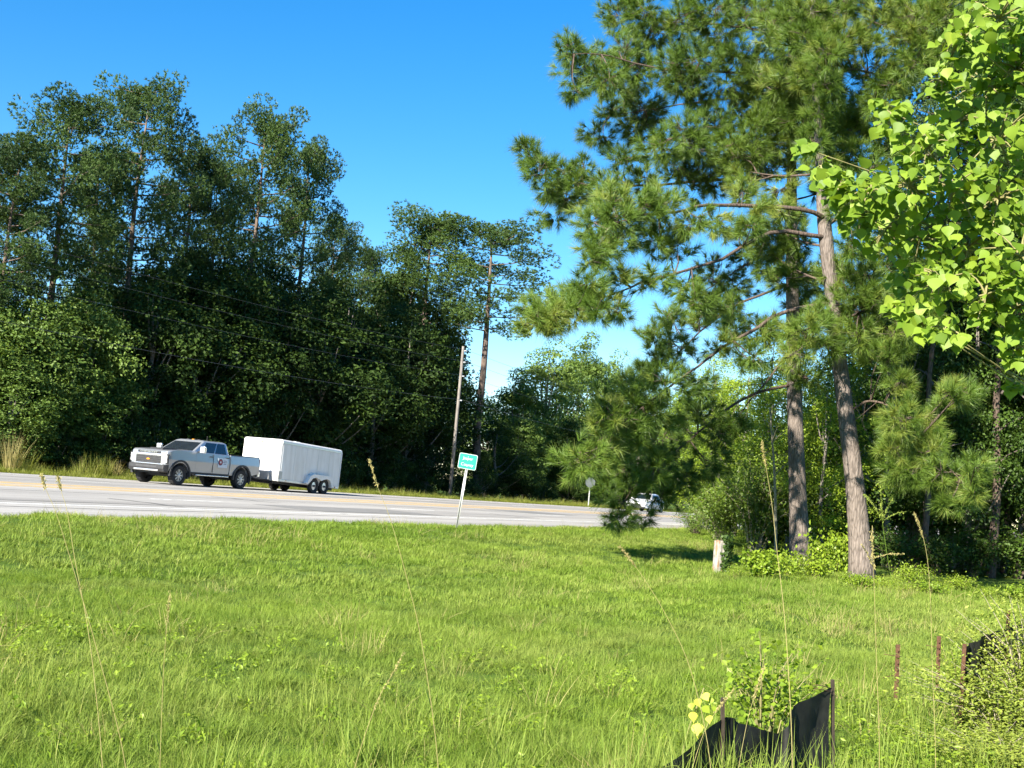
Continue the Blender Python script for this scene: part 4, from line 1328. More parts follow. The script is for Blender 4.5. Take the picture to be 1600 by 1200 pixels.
def build_near_pines():
    data = {}
    for k in 'AB':
        pts, d, rad = TRUNK[k]
        tp = smooth_path([PX(x, y, d) for x, y in pts], 40)
        rr = np.interp(np.linspace(0, 1, 40), np.linspace(0, 1, len(rad)), rad)
        # root flare
        rr[0] *= 1.25; rr[1] *= 1.06
        base = tp[0].copy()
        mb = MB(); tube(mb, tp - base, rr * 0.87, 18)
        branches = []
        for bp, dd, r0 in BR[k]:
            c = smooth_path(px_path(bp, d, d + dd), 18)
            c += np.cumsum(rng.normal(0, 0.018, c.shape), 0)
            branches.append((c, r0))
        # limbs on the sides and crown the photo does not show: away from the viewer and above the frame
        crown_extra = []
        zt = tp[-1][2]
        for i in range(16):
            u = i / 15
            z = 6.5 + (zt - 8.0) * u
            s = np.array([np.interp(z, tp[:, 2], tp[:, 0]), np.interp(z, tp[:, 2], tp[:, 1]), z])
            if z < 16:
                az = rng.uniform(0.35, 2.4)
                ln = rng.uniform(1.6, 3.4)
            else:
                az = rng.uniform(0, 6.28)
                ln = rng.uniform(1.2, 3.6) * (1.15 - 0.8 * max(0, (z - 16) / (zt - 16)))
            dv = np.array([math.cos(az), math.sin(az), rng.uniform(0.05, 0.5)])
            c = smooth_path([s, s + dv * ln * 0.5 + [0, 0, -0.1], s + dv * ln], 10)
            branches.append((c, 0.05))
            for t in (5, 7, 9):
                crown_extra.append((c[t] + rng.normal(0, 0.25, 3), rng.uniform(0.45, 0.7), c[max(0, t - 2)]))
        data[k] = dict(base=base, trunk=mb, br=branches, extra=crown_extra, d=d)
    # hand each traced clump of needles to the nearest limb
    samples = []
    for k in 'AB':
        n_tr = len(BR[k])
        for bi, (c, r0) in enumerate(data[k]['br'][:n_tr]):
            for j in range(4, len(c)):
                d = c[j] - EYE
                px = 800 + F * (d @ _R) / (d @ _fw); py = 600 - F * (d @ _U) / (d @ _fw)
                samples.append((px, py, k, bi, j, c[j]))
    sp = np.array([(s[0], s[1]) for s in samples])
    clumps = {'A': [], 'B': []}
    for x, y, r in CL:
        dist = np.hypot(sp[:, 0] - x, sp[:, 1] - y)
        i = int(np.argmin(dist + rng.uniform(0, 12, len(dist))))
        s = samples[i]
        jit = rng.normal(0, 0.75)
        depth = s[5][1] + jit
        for rep in range(2):
            dep = depth + rep * rng.uniform(0.6, 1.6) * (1 if rng.uniform() < 0.6 else -1)
            cxy = (x + rng.normal(0, 10) * min(rep, 1), y + rng.normal(0, 10) * min(rep, 1))
            c = PX(cxy[0], cxy[1], dep)
            clumps[s[2]].append((c, r / F * dep, s[5], (0.6 if rep else 1.0) * (0.7 if (y > 590 and x < 1150) else 1.0)))
    for k, x, y, r in (('B', 1268, 20, 34), ('B', 1275, 70, 34), ('B', 1270, 120, 36), ('B', 1280, 175, 34), ('B', 1272, 225, 32), ('B', 1265, -30, 36), ('A', 1240, 150, 30), ('A', 1238, 205, 30), ('A', 1240, 90, 32), ('A', 1236, 30, 32), ('A', 1244, 255, 26)):
        dk = data[k]['d']
        clumps[k].append((PX(x, y, dk - rng.uniform(0.5, 1.0)), r / F * dk, PX(x + 4, y + 25, dk), 0.9))
    for k in 'AB':
        D = data[k]
        root = empty('pine_tree', D['base'])
        root.location.z += 0
        tag(root, 'big pine with a straight dappled trunk standing behind the ivy-covered marker' if k == 'A' else 'big pine with a leaning forked trunk beside the dark woods', 'pine tree', 'big pines on the near side of the highway')
        link('trunk', D['trunk'].mesh('trunk', M['bark'], True), root)
        lb, cr = MB(), MB()
        for c, r0 in D['br']:
            tube(lb, c - D['base'], np.linspace(r0 * 0.72, 0.010, len(c)), 7)
        al = clumps[k] + [(c, r, a, 1.0) for c, r, a in D['extra']]
        for c, r, a, dens in al:
            tw = smooth_path([a, (a + c) / 2 + rng.normal(0, 0.08, 3) + [0, 0, -0.05], c], 5)
            tube(lb, tw - D['base'], np.linspace(0.022, 0.008, 5), 5, cap=False)
            n = max(6, int(33 * dens * (r / 0.6) ** 1.6))
            out = unit(c - a + 1e-6)
            off = rand_dirs(n) * (rng.uniform(0.15, 1, n) ** 0.5)[:, None] * r * np.array([1, 1.15, 0.85])
            dirs = unit(off / r + out * 0.5 + np.array([0, 0, 0.30]) + rng.normal(0, 0.25, (n, 3)))
            pos = c + off
            v = np.clip(rng.uniform(0.25, 0.7) + rng.normal(0, 0.14, n), 0, 1)
            tufts(cr, pos - D['base'], dirs, 0.33, 0.0120, 66, v, spread=(0.10, 1.15), stem=0.45)
            for p_, d_ in list(zip(pos, dirs))[::2]:
                tube(lb, np.array([c + (p_ - c) * 0.15, p_ - d_ * 0.12, p_ + d_ * 0.05]) - D['base'], [0.009, 0.006, 0.004], 3, cap=False)
        # bare dead twigs under the crown
        for c, r0 in D['br'][:len(BR[k])]:
            for j in range(3, 14, 2):
                s = c[j]
                e = s + np.array([rng.normal(-0.2, 0.35), rng.normal(0, 0.4), -rng.uniform(0.15, 0.7)])
                tube(lb, smooth_path([s, (s + e) / 2 + rng.normal(0, 0.07, 3), e], 4) - D['base'], [0.011, 0.008, 0.006, 0.003], 3, cap=False)
        tag(link('limbs', lb.mesh('limbs', M['bark_limb'], True), root), kind='stuff')
        link('crown', cr.mesh('crown', M['needle']), root)

build_near_pines()

# ------------------------------------------------------------------ the wood on the near side
WOOD = [dec_proto(61, H=10, R=2.6, low=0.03, ncl=90, nl=170, leaf=0.13, mat='leaf_wood', cl=(0.5, 1.0), trunk=0.13),
        dec_proto(62, H=10, R=2.9, low=0.06, ncl=95, nl=170, leaf=0.14, mat='leaf_wood', cl=(0.5, 1.0), trunk=0.16),
        dec_proto(63, H=10, R=2.3, low=0.03, ncl=90, nl=150, leaf=0.12, mat='leaf_wood', cl=(0.45, 0.9), trunk=0.10)]
WOOD_H = 10.2
WOOD_SUN_COLOURED = dec_proto(64, H=10, R=2.5, low=0.02, ncl=100, nl=160, leaf=0.12, mat='leaf_bright', cl=(0.45, 0.9), trunk=0.10)  # brighter leaf colour stands in for sun that the pine crowns block
def near_tree(i, x, depth, h, w, lab, group, meshes=None, kind='leafy_tree', cat='tree', baseH=WOOD_H):
    q = EYE + ray(x, horizon(x)) * depth
    return place_tree(kind, meshes or WOOD[i % 3], q[:2], w, h / baseH, rng.uniform(0, 6.28), lab, cat, group)

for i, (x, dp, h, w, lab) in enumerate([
    (1290, 41, 6.2, 0.75, 'leafy tree coloured as if sunlit, growing between the two big pine trunks'),
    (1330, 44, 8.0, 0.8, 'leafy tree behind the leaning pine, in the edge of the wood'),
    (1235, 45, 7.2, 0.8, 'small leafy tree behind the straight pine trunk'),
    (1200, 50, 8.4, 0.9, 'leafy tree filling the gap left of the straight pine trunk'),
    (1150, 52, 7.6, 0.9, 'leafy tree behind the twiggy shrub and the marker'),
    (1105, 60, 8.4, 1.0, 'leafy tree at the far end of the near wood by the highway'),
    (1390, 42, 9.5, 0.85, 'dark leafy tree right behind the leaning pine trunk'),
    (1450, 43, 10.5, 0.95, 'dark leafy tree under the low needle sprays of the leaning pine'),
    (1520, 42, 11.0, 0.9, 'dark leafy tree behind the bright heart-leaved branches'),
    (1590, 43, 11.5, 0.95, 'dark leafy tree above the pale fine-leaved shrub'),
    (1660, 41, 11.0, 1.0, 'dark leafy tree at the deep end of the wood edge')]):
    near_tree(i + 1, x, dp, h, w, lab, 'trees at the edge of the near wood', WOOD_SUN_COLOURED if i < 6 else None)
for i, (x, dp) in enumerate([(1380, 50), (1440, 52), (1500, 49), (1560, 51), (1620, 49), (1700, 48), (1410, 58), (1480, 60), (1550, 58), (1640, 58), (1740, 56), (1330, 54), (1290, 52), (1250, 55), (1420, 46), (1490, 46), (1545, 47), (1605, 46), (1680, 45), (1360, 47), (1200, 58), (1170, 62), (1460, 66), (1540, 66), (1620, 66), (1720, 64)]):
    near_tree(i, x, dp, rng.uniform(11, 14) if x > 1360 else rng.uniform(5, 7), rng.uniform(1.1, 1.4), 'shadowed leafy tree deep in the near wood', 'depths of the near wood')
# forest pines behind, filling the top right
for x, dp, h, w, k, lab in [(1440, 44, 21, 0.85, 3, 'forest pine rising behind the leaning pine'), (1530, 46, 22, 1.0, 1, 'forest pine behind the bright heart-leaved branches'), (1600, 43, 20, 0.9, 3, 'forest pine above the dark end of the wood'), (1670, 48, 22, 1.1, 1, 'forest pine off behind the dark end of the wood')]:
    near_tree(k, x, dp, h, w, lab, 'pines of the near wood', PINES[k], 'pine_tree', 'pine tree', PINE_H)
# slender trunks; a darker bark colour stands in for the gloom on them
for i, (x, dp, r, lab) in enumerate([(1445, 40.0, 0.11, 'slender dark trunk left of the pair in the gloom of the wood'), (1552, 41.0, 0.16, 'stout dark trunk in the gloom behind the pale shrub'), (1570, 44.0, 0.10, 'thin trunk beside the stout one in the gloom'), (1510, 43.0, 0.07, 'thin bent sapling trunk in the gloom of the wood')]):
    q = EYE + ray(x, horizon(x)) * dp
    root = empty('bare_trunk', (q[0], q[1], float(gz(q[0], q[1]))))
    mb = MB(); tube(mb, smooth_path([(0, 0, -0.3), (0.05, 0, 3), (-0.1, 0.1, 6), (0.1, 0, 10)], 14), np.linspace(r, r * 0.5, 14), 10)
    link('trunk', mb.mesh('trunk', M['bark_limb'], True), root)
    mb = MB()
    for j in range(5):
        z = 3.5 + j * 1.2; a = rng.uniform(0, 6.28)
        tube(mb, smooth_path([(0, 0, z), (0.5 * math.cos(a), 0.5 * math.sin(a), z + 0.4), (1.2 * math.cos(a), 1.2 * math.sin(a), z + 0.6)], 5), np.linspace(r * 0.35, 0.01, 5), 5)
    tag(link('limbs', mb.mesh('limbs', M['bark'], True), root), kind='stuff')
    tag(root, lab, 'tree', 'trunks in the near wood')

# undergrowth along the wood's edge
def bush_mesh(seed, H, R, n_st, nl, leaf, mat, twig='twig', spread=0.9, aspect=0.5, arch_=0.0, lo=0.15):
    """stems fanning from the ground with leaves along them"""
    r = np.random.default_rng(seed)
    st, lf = MB(), MB()
    for i in range(n_st):
        a = r.uniform(0, 6.28); k = r.uniform(0.1, 1) ** 0.7 * spread
        h = H * r.uniform(0.55, 1.05) * (1 - 0.25 * k)
        e = np.array([math.cos(a) * k * R, math.sin(a) * k * R, h])
        m = np.array([e[0] * 0.35, e[1] * 0.35, h * (0.6 + arch_)]) + r.normal(0, 0.05 * R, 3)
        s = np.array([math.cos(a), math.sin(a), 0]) * 0.08 * R; s[2] = -0.05
        c = smooth_path([s, m, e], 9)
        tube(st, c, np.linspace(0.007 * H ** 0.7 + 0.001, 0.0012, 9), 4, cap=False)
        m_ = int(nl / n_st)
        t = r.uniform(lo, 1, m_) ** 0.8 * 8
        i0 = np.minimum(t.astype(int), 7)
        pos = c[i0] + (c[i0 + 1] - c[i0]) * (t - i0)[:, None]
        pos = pos + r.normal(0, 0.075 * R + leaf * 0.5, (m_, 3))
        pos[:, 2] = np.maximum(pos[:, 2], 0.02)
        nr = unit(r.normal(0, 0.7, (m_, 3)) + np.array([0, 0, 0.7]) + unit(pos - [0, 0, H * 0.4]) * 0.5)
        leaves(lf, pos, nr, leaf, np.clip(r.uniform(0.2, 0.8) + r.normal(0, 0.12, m_), 0, 1), aspect=aspect, r=r)
    return st.mesh('stems', M[twig], True), lf.mesh('foliage', M[mat])

BUSH = {'twiggy': bush_mesh(71, 2.6, 1.5, 60, 9000, 0.085, 'leaf_mid', 'twig_pale', 1.0),
        'wispy': bush_mesh(72, 2.2, 1.3, 44, 4200, 0.075, 'leaf_pale', 'twig', 1.0),
        'bright': bush_mesh(73, 0.9, 0.9, 40, 1500, 0.10, 'leaf_bright', 'twig_green', 1.0, 0.8),
        'bright2': bush_mesh(74, 0.7, 0.8, 36, 1300, 0.085, 'leaf_bright', 'twig_green', 1.0, 0.8),
        'under': bush_mesh(75, 1.8, 1.2, 40, 2600, 0.10, 'leaf_wood', 'twig', 1.0, 0.7),
        'fern': bush_mesh(76, 0.55, 0.7, 30, 1200, 0.08, 'leaf_bright', 'twig_green', 1.0, 0.35, 0.25)}
def bush(kind, name, x, y, sx, sz, lab, cat='shrub', group=None, z=0.0):
    q = ONZ(x, y, z)
    root = empty(name, (q[0], q[1], float(gz(q[0], q[1]))), rng.uniform(0, 6.28))
    root.scale = (sx, sx, sz)
    st, lf = BUSH[kind]
    link('stems', st, root)
    tag(link('foliage', lf, root), kind='stuff')
    tag(root, lab, cat, group)
    return root
E_ = 'undergrowth along the edge of the near wood'
for k, nm, x, y, sx, sz, lab, cat in [
    ('twiggy', 'shrub', 1178, 868, 1.2, 1.4, 'tall twiggy grey-green shrub between the marker and the straight pine', 'shrub'),
    ('twiggy', 'shrub', 1128, 862, 1.0, 0.95, 'twiggy fine-leaved shrub spreading over the road edge behind the marker', 'shrub'),
    ('wispy', 'shrub', 1085, 850, 0.9, 0.55, 'low wispy shrub fraying out towards the highway', 'shrub'),
    ('under', 'shrub', 1205, 868, 1.1, 1.5, 'tall green shrub close behind the straight pine trunk', 'shrub'),
    ('bright', 'weed_patch', 1192, 905, 0.85, 0.8, 'bright yellow-green leafy weeds beside the ivy-covered marker', 'weeds'),
    ('bright2', 'weed_patch', 1230, 900, 0.6, 0.9, 'bright leafy weeds crowding the foot of the straight pine', 'weeds'),
    ('bright', 'weed_patch', 1305, 898, 0.9, 1.3, 'bright leafy weeds between the feet of the two big pines', 'weeds'),
    ('bright2', 'weed_patch', 1275, 903, 0.8, 0.8, 'low bright weeds in front of the gap between the big pines', 'weeds'),
    ('under', 'shrub', 1300, 880, 1.0, 1.3, 'leafy shrub lit between the two big pine trunks', 'shrub'),
    ('under', 'shrub', 1395, 893, 0.9, 0.8, 'dim shrub at the shady foot of the leaning pine', 'shrub'),
    ('under', 'shrub', 1460, 898, 1.0, 0.7, 'dim shrub at the wood edge behind the green fern', 'shrub'),
    ('under', 'shrub', 1520, 900, 1.1, 0.9, 'dim shrub at the wood edge behind the pale shrub', 'shrub'),
    ('under', 'shrub', 1590, 905, 1.2, 1.0, 'dim shrub at the deep end of the wood edge', 'shrub'),
    ('fern', 'fern', 1425, 915, 0.9, 0.9, 'green fern at the edge of the shade right of the leaning pine', 'fern'),
    ('fern', 'fern', 1380, 921, 0.6, 0.5, 'small fern close to the foot of the leaning pine', 'fern'),
    ('fern', 'fern', 1500, 925, 0.8, 0.6, 'low pale fern in the rough grass before the gloom of the wood', 'fern')]:
    bush(k, nm, x, y, sx, sz, lab, cat, E_)
for i, (x, y) in enumerate([(1250, 912), (1330, 918), (1408, 928), (1455, 932), (1540, 935), (1590, 940), (1150, 905), (1350, 925)]):
    bush('bright2' if i % 2 else 'fern', 'weed_patch', x, y, rng.uniform(0.4, 0.7), rng.uniform(0.35, 0.6), 'low weeds in the rough grass along the wood edge', 'weeds', 'low weeds along the wood edge')

# dead pale sapling standing beside the straight pine
def dead_sapling(x, y, top, lab):
    q = ONZ(x, y, 0.0)
    root = empty('dead_sapling', (q[0], q[1], float(gz(q[0], q[1]))))
    tpt = PX(top[0], top[1], q[1]) - q
    mb = MB(); stem = smooth_path([(0, 0, -0.2), tpt * 0.5 + [0.05, 0, 0], tpt], 10)
    tube(mb, stem, np.linspace(0.055, 0.02, 10), 7)
    link('stem', mb.mesh('stem', M['twig_pale'], True), root)
    mb = MB()
    for j in range(9):
        t = rng.integers(4, 10); s = stem[t]; a = rng.uniform(0, 6.28)
        e = s + np.array([math.cos(a) * 0.5, math.sin(a) * 0.5, rng.uniform(0.15, 0.6)])
        tube(mb, smooth_path([s, (s + e) / 2 + [0, 0, 0.08], e], 5), np.linspace(0.016, 0.004, 5), 4)
    tag(link('twigs', mb.mesh('twigs', M['twig_pale'], True), root), kind='stuff')
    tag(root, lab, 'dead sapling')
dead_sapling(1213, 880, (1203, 640), 'pale dead sapling with bare twigs just left of the straight pine')

# concrete marker and its ivy
def concrete_mat():
    m, nt, b = new_mat('old_concrete')
    n = noise(nt, 7.0, 8, 0.7); n2 = noise(nt, 5.0, 5, 0.6, vec_scale=(1.6, 1.6, 0.5))
    r = ramp(nt, n.outputs[0], [(0.3, (0.14, 0.125, 0.105)), (0.62, (0.40, 0.375, 0.33))])
    k = ramp(nt, n2.outputs[0], [(0.50, (0, 0, 0)), (0.58, (0.8, 0.8, 0.8))])
    nt.links.new(mix_col(nt, k.outputs[0], r.outputs[0], (0.30, 0.15, 0.07)), b.inputs['Base Color'])
    b.inputs['Roughness'].default_value = 0.95
    bump(nt, b, n.outputs[0], 0.8, 0.03)
    return m
M['concrete'] = concrete_mat()
mq = ONZ(1122, 895, 0.0)
mz = float(gz(mq[0], mq[1]))
mk = empty('marker_post', (mq[0], mq[1], mz), math.radians(24))
tag(mk, 'short weathered concrete marker post half wrapped in ivy', 'marker post')
bm = bmesh.new(); box_bm(bm, (0, 0, 0.26), (0.21, 0.20, 0.92), 0.02); bmesh.ops.subdivide_edges(bm, edges=bm.edges[:], cuts=2, use_grid_fill=True)
for v in bm.verts: v.co += Vector(rng.normal(0, 0.007, 3).tolist())
bm_obj('block', bm, M['concrete'], mk)
mb = MB(); st = MB()
n = 560
th = rng.uniform(-2.0, 0.9, n); zz = rng.uniform(0.0, 0.82, n) ** 0.9
pos = np.column_stack([0.08 + 0.18 * np.cos(th), 0.02 + 0.20 * np.sin(th), zz]) + rng.normal(0, 0.03, (n, 3))
leaves(mb, pos, unit(np.column_stack([np.cos(th), np.sin(th), np.full(n, 0.4)]) + rng.normal(0, 0.4, (n, 3))), 0.085, rng.uniform(0, 0.5, n), aspect=0.85)
for j in range(6):
    a = rng.uniform(-0.6, 1.4)
    tube(st, smooth_path([(0.15, 0.05, -0.05), (0.10 + 0.16 * math.cos(a), 0.05 + 0.2 * math.sin(a), 0.3), (0.10 + 0.16 * math.cos(a + .3), 0.05 + 0.2 * math.sin(a + .3), 0.75)], 6), 0.008, 4)
iv = empty('ivy', (mq[0], mq[1], mz), math.radians(16))
tag(iv, 'dark ivy clinging to the shaded side of the concrete marker post', 'ivy')
link('stems', st.mesh('stems', M['twig'], True), iv)
tag(link('foliage', mb.mesh('foliage', M['leaf_wood']), iv), kind='stuff')

# ------------------------------------------------------------------ heart-leaved tree reaching in on the right
TAL = [(1560,30,60),(1505,60,42),(1470,125,28),(1540,130,58),(1590,110,60),(1500,190,48),(1560,220,58),(1450,230,42),(1400,195,34),(1375,168,16),(1420,290,48),(1360,300,42),(1315,292,32),(1285,265,22),(1258,232,16),
       (1490,300,58),(1560,310,58),(1595,400,58),(1510,390,58),(1440,370,52),(1380,365,42),(1345,335,30),(1470,440,48),(1540,460,48),(1590,480,48),(1425,440,34),(1400,482,16),(1440,505,24),(1480,518,28),(1590,545,26),(1585,600,12),
       (1640,60,80),(1660,200,90),(1660,330,90),(1650,450,80),(1700,120,90),(1720,280,90),(1560,-50,70),(1640,-70,90)]

def heart_leaf(name, seed):
    """broad rhombic-heart blade with a drawn-out tip, folded on its midrib"""
    r = np.random.default_rng(seed)
    out = [(0, 0), (0.20, 0.04), (0.40, 0.16), (0.50, 0.34), (0.44, 0.52), (0.28, 0.70), (0.12, 0.86), (0.03, 1.0), (0, 1.14)]
    fold = r.uniform(0.05, 0.28); curl = r.uniform(-0.05, 0.22)
    v, f = [], []
    mid = [(0, y) for _, y in out]
    for k, (x, y) in enumerate(out):
        zb = -curl * (y ** 2)
        v += [(-x, y, zb + x * fold + 0.02 * math.sin(y * 9 + seed)), (0, y, zb), (x, y, zb + x * fold - 0.02 * math.sin(y * 8 + seed))]
    n = len(out)
    for k in range(n - 1):
        a = 3 * k
        f += [(a, a + 1, a + 4, a + 3), (a + 1, a + 2, a + 5, a + 4)]
    v = np.array(v, float)
    # petiole
    v2 = np.array([(-0.012, 0, 0), (0.012, 0, 0), (0.008, -0.42, 0.05), (-0.008, -0.42, 0.05)])
    return v, np.array(f), v2

def build_tallow():
    kinds = [heart_leaf('leaf', s) for s in range(5)]
    meshes = []
    for ki, (v, f, p) in enumerate(kinds):
        for var in (0.08, 0.3, 0.5, 0.66):
            mb = MB(); mb.add(v, None, f, var); mb.add(p, None, [(0, 1, 2, 3)], var)
            meshes.append(mb.mesh('heart_leaf', M['tallow']))
    trunk_xy = np.array([2.35, 4.1])
    z0 = float(gz(*trunk_xy))
    root = empty('heart_leaved_tree', (trunk_xy[0], trunk_xy[1], z0))
    tag(root, 'young tree with bright heart-shaped leaves reaching in over the wood', 'tree')
    base = np.array([trunk_xy[0], trunk_xy[1], z0])
    mb = MB()
    tp = smooth_path([(0, 0, -0.2), (0.05, 0.02, 1.2), (-0.03, 0, 2.4), (0.02, 0.05, 3.8)], 16)
    tube(mb, tp, np.linspace(0.06, 0.015, 16), 10)
    link('trunk', mb.mesh('trunk', M['bark_dec'], True), root)
    tw = MB()
    spots = []
    for x, y, r in TAL:
        dep = 3.55 + rng.normal(0, 0.12) + (0.25 if x > 1610 else 0)
        c = PX(x, y, dep) - base
        rad = r / F * dep
        zs = max(0.6, c[2] - 0.1 - 0.12 * abs(c[0]))
        s = np.array([np.interp(zs, tp[:, 2], tp[:, 0]), np.interp(zs, tp[:, 2], tp[:, 1]), min(zs, 3.7)])
        br = smooth_path([s, (s + c) / 2 + rng.normal(0, 0.05, 3) + [0.02, 0.10, -0.02], c], 12)
        tube(tw, br, np.linspace(0.0060, 0.0014, 12), 5)
        n = int(40 * (r / 30) ** 1.7) + 7
        for j in range(n):
            o = rand_dirs(1)[0] * rng.uniform(0.15, 1) ** 0.5 * rad * np.array([1, 1.6, 1])
            spots.append((c + o, c))
        # side shoots that carry the leaves
        for j in range(max(2, n // 7)):
            o = spots[-1 - j * 5][0] if j * 5 < n else c
            tube(tw, smooth_path([c, (c + o) / 2 + [0, 0, 0.01], o], 4), np.linspace(0.004, 0.0015, 4), 4, cap=False)
    tag(link('branches', tw.mesh('branches', M['twig_green'], True), root), kind='stuff')
    S = np.array([s for s, _ in spots]); Cn = np.array([c for _, c in spots])
    n = len(S)
    sun = np.array(SUN)
    nr = unit(rng.normal(0, 0.75, (n, 3)) + sun * 0.75 + np.array([0, -0.35, 0.35]))
    tip = rng.normal(0, 0.55, (n, 3)) + np.array([-0.15, 0, -0.95]) + unit(S - Cn + 1e-6) * 0.25
    tip = unit(tip - nr * np.sum(tip * nr, 1, keepdims=True))
    sx = np.cross(tip, nr)
    size = 0.0335 * rng.uniform(0.45, 1.25, n)
    # the leaves the photograph shows largest stay leaf by leaf
    d = S + base - EYE
    px = 800 + F * (d @ _R) / (d @ _fw); py = 600 - F * (d @ _U) / (d @ _fw)
    vis = (px > 0) & (px < 1600) & (py > 0) & (py < 1200)
    score = np.where(vis, size / (d @ _fw) * (0.3 + np.abs(np.sum(nr * unit(d), 1))), 0)
    order = np.argsort(-score)
    rest = MB()
    for rank, i in enumerate(order):
        m = Matrix(((sx[i][0], tip[i][0], nr[i][0], S[i][0]), (sx[i][1], tip[i][1], nr[i][1], S[i][1]), (sx[i][2], tip[i][2], nr[i][2], S[i][2]), (0, 0, 0, 1))) @ Matrix.Diagonal((size[i] * 1.05, size[i], size[i], 1))
        if rank < 300:
            o = link('leaf', meshes[int(rng.integers(len(meshes)))], root)
            o.matrix_local = m
        else:
            v, f, p = kinds[int(rng.integers(5))]
            A = np.array(m)
            var = rng.uniform(0.0, 0.72)
            rest.add(v @ A[:3, :3].T + A[:3, 3], None, f, var)
            rest.add(p @ A[:3, :3].T + A[:3, 3], None, [(0, 1, 2, 3)], var)
    tag(link('foliage', rest.mesh('foliage', M['tallow']), root), kind='stuff')
build_tallow()

# ------------------------------------------------------------------ silt fence, stakes, rusty posts
def fabric_mat():
    m, nt, b = new_mat('silt_fabric')
    n = noise(nt, 14, 6); n2 = noise(nt, 220, 2)
    r = ramp(nt, n.outputs[0], [(0.35, (0.010, 0.011, 0.010)), (0.7, (0.032, 0.034, 0.026))])
    nt.links.new(r.outputs[0], b.inputs['Base Color'])
    b.inputs['Roughness'].default_value = 0.7
    bump(nt, b, n2.outputs[0], 0.4, 0.003)
    t = nt.nodes.new('ShaderNodeBsdfTranslucent'); t.inputs[0].default_value = (0.05, 0.055, 0.02, 1)
    mx = nt.nodes.new('ShaderNodeMixShader'); mx.inputs[0].default_value = 0.35
    nt.links.new(b.outputs[0], mx.inputs[1]); nt.links.new(t.outputs[0], mx.inputs[2])
    nt.links.new(mx.outputs[0], nt.nodes['Material Output'].inputs[0])
    return m
M['fabric'] = fabric_mat()
M['stake'] = plain('stake_wood', (0.040, 0.028, 0.018), 0.9, vary=0.35, scale=18, bump_s=0.4)
M['rust'] = plain('rust', (0.095, 0.045, 0.022), 0.9, vary=0.45, scale=40, bump_s=0.5)

def fence_sheet(name, top, bot_z, parent, base, nu=40, nv=10, wave=0.03):
    """cloth hung from a line of points down to the ground, with sag and folds"""
    tp = smooth_path(top, nu)
    v = []
    for i, p in enumerate(tp):
        g = float(gz(p[0], p[1])) + bot_z
        for j in range(nv):
            t = j / (nv - 1)
            q = np.array([p[0], p[1], p[2] + (g - p[2]) * t])
            q[1] += wave * math.sin(i * 0.55 + t * 2.5) * math.sin(math.pi * min(1, t + 0.15)) + 0.45 * wave * math.sin(i * 1.9 + 3 * t) + 0.2 * wave * math.sin(i * 3.7 - 6 * t)
            q[0] += 0.4 * wave * math.sin(i * 0.9 + 5 * t)
            v.append(q - base)
    v = np.array(v)
    f = [(i * nv + j, (i + 1) * nv + j, (i + 1) * nv + j + 1, i * nv + j + 1) for i in range(nu - 1) for j in range(nv - 1)]
    n0 = len(v)
    back = v + np.array([0.0, 0.003, 0])
    f2 = [tuple(n0 + k for k in q[::-1]) for q in f]
    mb = MB(); mb.add(np.concatenate([v, back]), None, f + f2)
    return link(name, mb.mesh(name, M['fabric'], True), parent)

def stake(parent, base, foot, top, r=0.0095, mat='stake', name='stake'):
    bm = bmesh.new()
    foot = Vector(foot) - Vector(base); top = Vector(top) - Vector(base)
    d = top - foot
    vs = box_bm(bm, (0, 0, 0.5), (r * 2, r * 1.6, 1.0))
    for v in vs: v.co.z *= d.length
    rot = d.to_track_quat('Z', 'Y').to_matrix()
    for v in bm.verts: v.co = rot @ v.co + foot
    return bm_obj(name, bm, M[mat], parent)

def build_fences():
    t2 = PX(1300, 1074, 7.6); t1 = PX(1128, 1126, 6.7); t0 = PX(1028, 1204, 6.15); t00 = PX(900, 1290, 5.6)
    base = np.array([t1[0], t1[1], float(gz(t1[0], t1[1]))])
    root = empty('silt_fence', base)
    tag(root, 'sagging black fabric silt fence sunk in the weeds under the leafy sapling', 'silt fence')
    sag = PX(1160, 1130, 6.9); sag2 = PX(1222, 1146, 7.2); sag3 = PX(1240, 1106, 7.3)
    fence_sheet('fabric', [t00, t0, t1 + [0, 0, 0.0], sag, sag2, sag3, t2], -0.05, root, base)
    for tx, ty, dp, fx in ((1129, 1090, 6.72, 1132), (1301, 1062, 7.63, 1303), (888, 1270, 5.62, 890)):
        tpt = PX(tx, ty, dp); ft = PX(fx, ty + 190, dp + 0.02); ft[2] = min(ft[2], -0.15)
        stake(root, base, ft, tpt)
    # bare tie wires at the tall stake
    mb = MB()
    for dy in (0, 6):
        a = PX(1300, 1076 + dy, 7.6) - base; b = PX(1273, 1070 + dy, 7.45) - base
        tube(mb, smooth_path([a, (a + b) / 2 + [0, 0, 0.004], b], 5), 0.0022, 4)
    tag(link('tie_wires', mb.mesh('tie_wires', M['rust']), root), kind='stuff')
    # the second run of fabric, behind the pale shrub
    a = PX(1506, 1012, 9.6); b = PX(1560, 985, 10.2); c = PX(1640, 968, 10.8); e = PX(1496, 1058, 9.3)
    base = np.array([a[0], a[1], float(gz(a[0], a[1]))])
    root = empty('silt_fence', base)
    tag(root, 'black fabric silt fence half hidden behind the pale fine-leaved shrub', 'silt fence')
    fence_sheet('fabric', [a, b, c], -0.05, root, base)
    for tx, ty, dp in ((1507, 1006, 9.6), (1576, 953, 10.3)):
        tpt = PX(tx, ty, dp); ft = np.array([tpt[0], tpt[1], -0.15])
        stake(root, base, ft, tpt, 0.012, 'rust', 'post')

build_fences()

